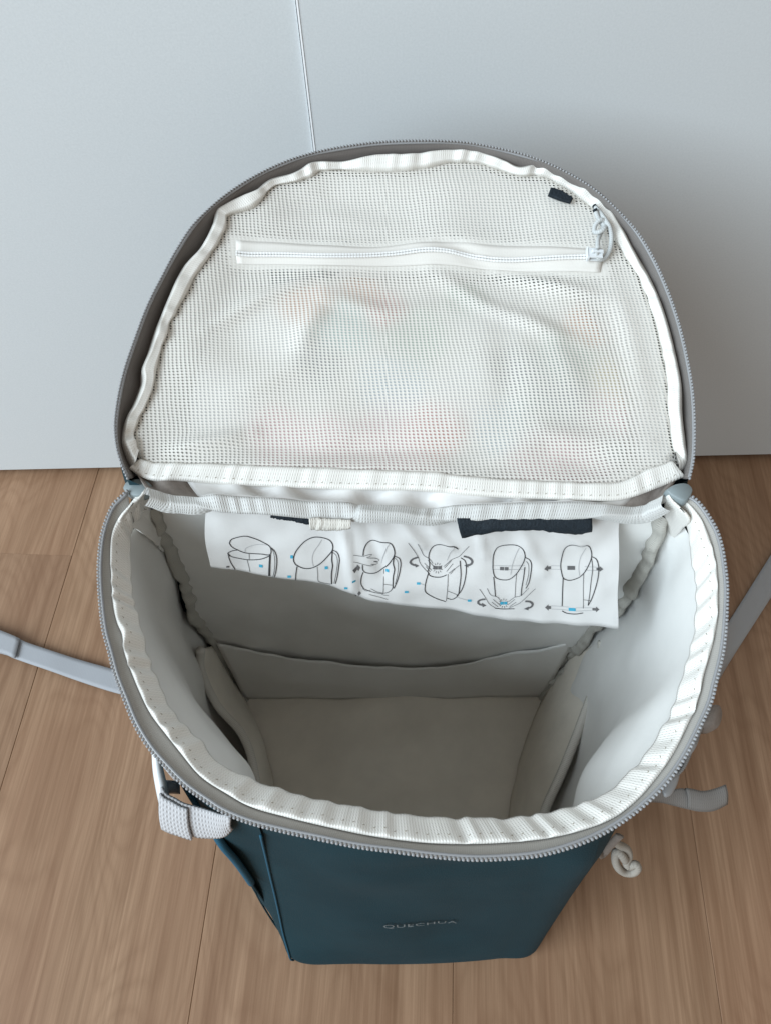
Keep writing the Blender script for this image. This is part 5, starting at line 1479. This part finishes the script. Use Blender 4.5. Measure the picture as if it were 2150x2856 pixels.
tube('cord_loop', D['cordR'], .0023, M['rcord'], bag, 90, 8)
tube('cord_anchor', D['cordA'], .0026, M['taupe'], bag, 20, 8, .5)

# ------------------------------------------------------------------ soft bundle stowed in the lid pocket
PAL = dict(o=(.86, .36, .16), y=(.84, .68, .32), r=(.82, .26, .22), t=(.48, .74, .72), g=(.40, .56, .44), k=(.30, .32, .33), b=(.58, .70, .78), d=(.26, .34, .28), p=(.92, .50, .54), w=(.82, .82, .82))
NA, NBB = 70, 44
bverts, bcol = [], []
for side in (0, 1):
    for i in range(NA):
        for j in range(NBB):
            uu, vv = i / (NA - 1) * 2 - 1, j / (NBB - 1) * 2 - 1
            # rounded outline
            x = uu * math.sqrt(max(0, 1 - .22 * vv * vv))
            y = vv * math.sqrt(max(0, 1 - .26 * uu * uu))
            a = .002 + x * (.131 - .022 * (vv + 1) * .5)
            b = .067 + y * .067
            rr = max(abs(uu), abs(vv))
            e = max(0, 1 - rr ** 10)
            if side == 0:
                hgt = mesh_h(a, b, 1) - .0055 + .0006 * noise.noise(Vector((a * 90, b * 90, 1)))
                hgt = -.034 + (hgt + .034) * e ** .18
            else:
                hgt = -.0345
            bverts.append(LP(a, b, hgt))
            cw, c = .35, Vector((.52, .50, .465)) * .35
            for sa_, sb_, kk, rad in D['spots']:
                dd = ((a - sa_) ** 2 + (b - sb_) ** 2) / (rad * 1.1) ** 2 * (1 + .5 * noise.noise(Vector((a * 60, b * 60, rad * 50))))
                w = math.exp(-dd * dd) * 2.2
                c += Vector(PAL[kk]).lerp(Vector((.8, .78, .74)), .2) * .74 * w
                cw += w
            bcol.append((*(c / cw), 1))
bf = grid_faces(NA, NBB) + [tuple(reversed(q)) for q in grid_faces(NA, NBB, base=NA * NBB)]
rim_i = [(i, 0) for i in range(NA)] + [(NA - 1, j) for j in range(1, NBB)] + [(i, NBB - 1) for i in range(NA - 2, -1, -1)] + [(0, j) for j in range(NBB - 2, 0, -1)]
for (i, j), (k, l) in zip(rim_i, rim_i[1:] + rim_i[:1]):
    p, q = i * NBB + j, k * NBB + l
    bf.append((q, p, p + NA * NBB, q + NA * NBB))
org = LP(.002, .066, -.0345)
bd = bpy.data.meshes.new('cloth_bundle')
bd.from_pydata([tuple(p - org) for p in bverts], [], bf)
bd.materials.append(M['cloth'])
bd.polygons.foreach_set('use_smooth', [True] * len(bd.polygons))
ca_ = bd.attributes.new('print', 'FLOAT_COLOR', 'POINT')
ca_.data.foreach_set('color', [q for c in bcol for q in c])
bo_ = bpy.data.objects.new('cloth_bundle', bd)
COL.objects.link(bo_)
bo_.location = org
bo_['label'] = 'soft pastel coloured bundle showing faintly through the white mesh of the lid pocket'
bo_['category'] = 'cloth'
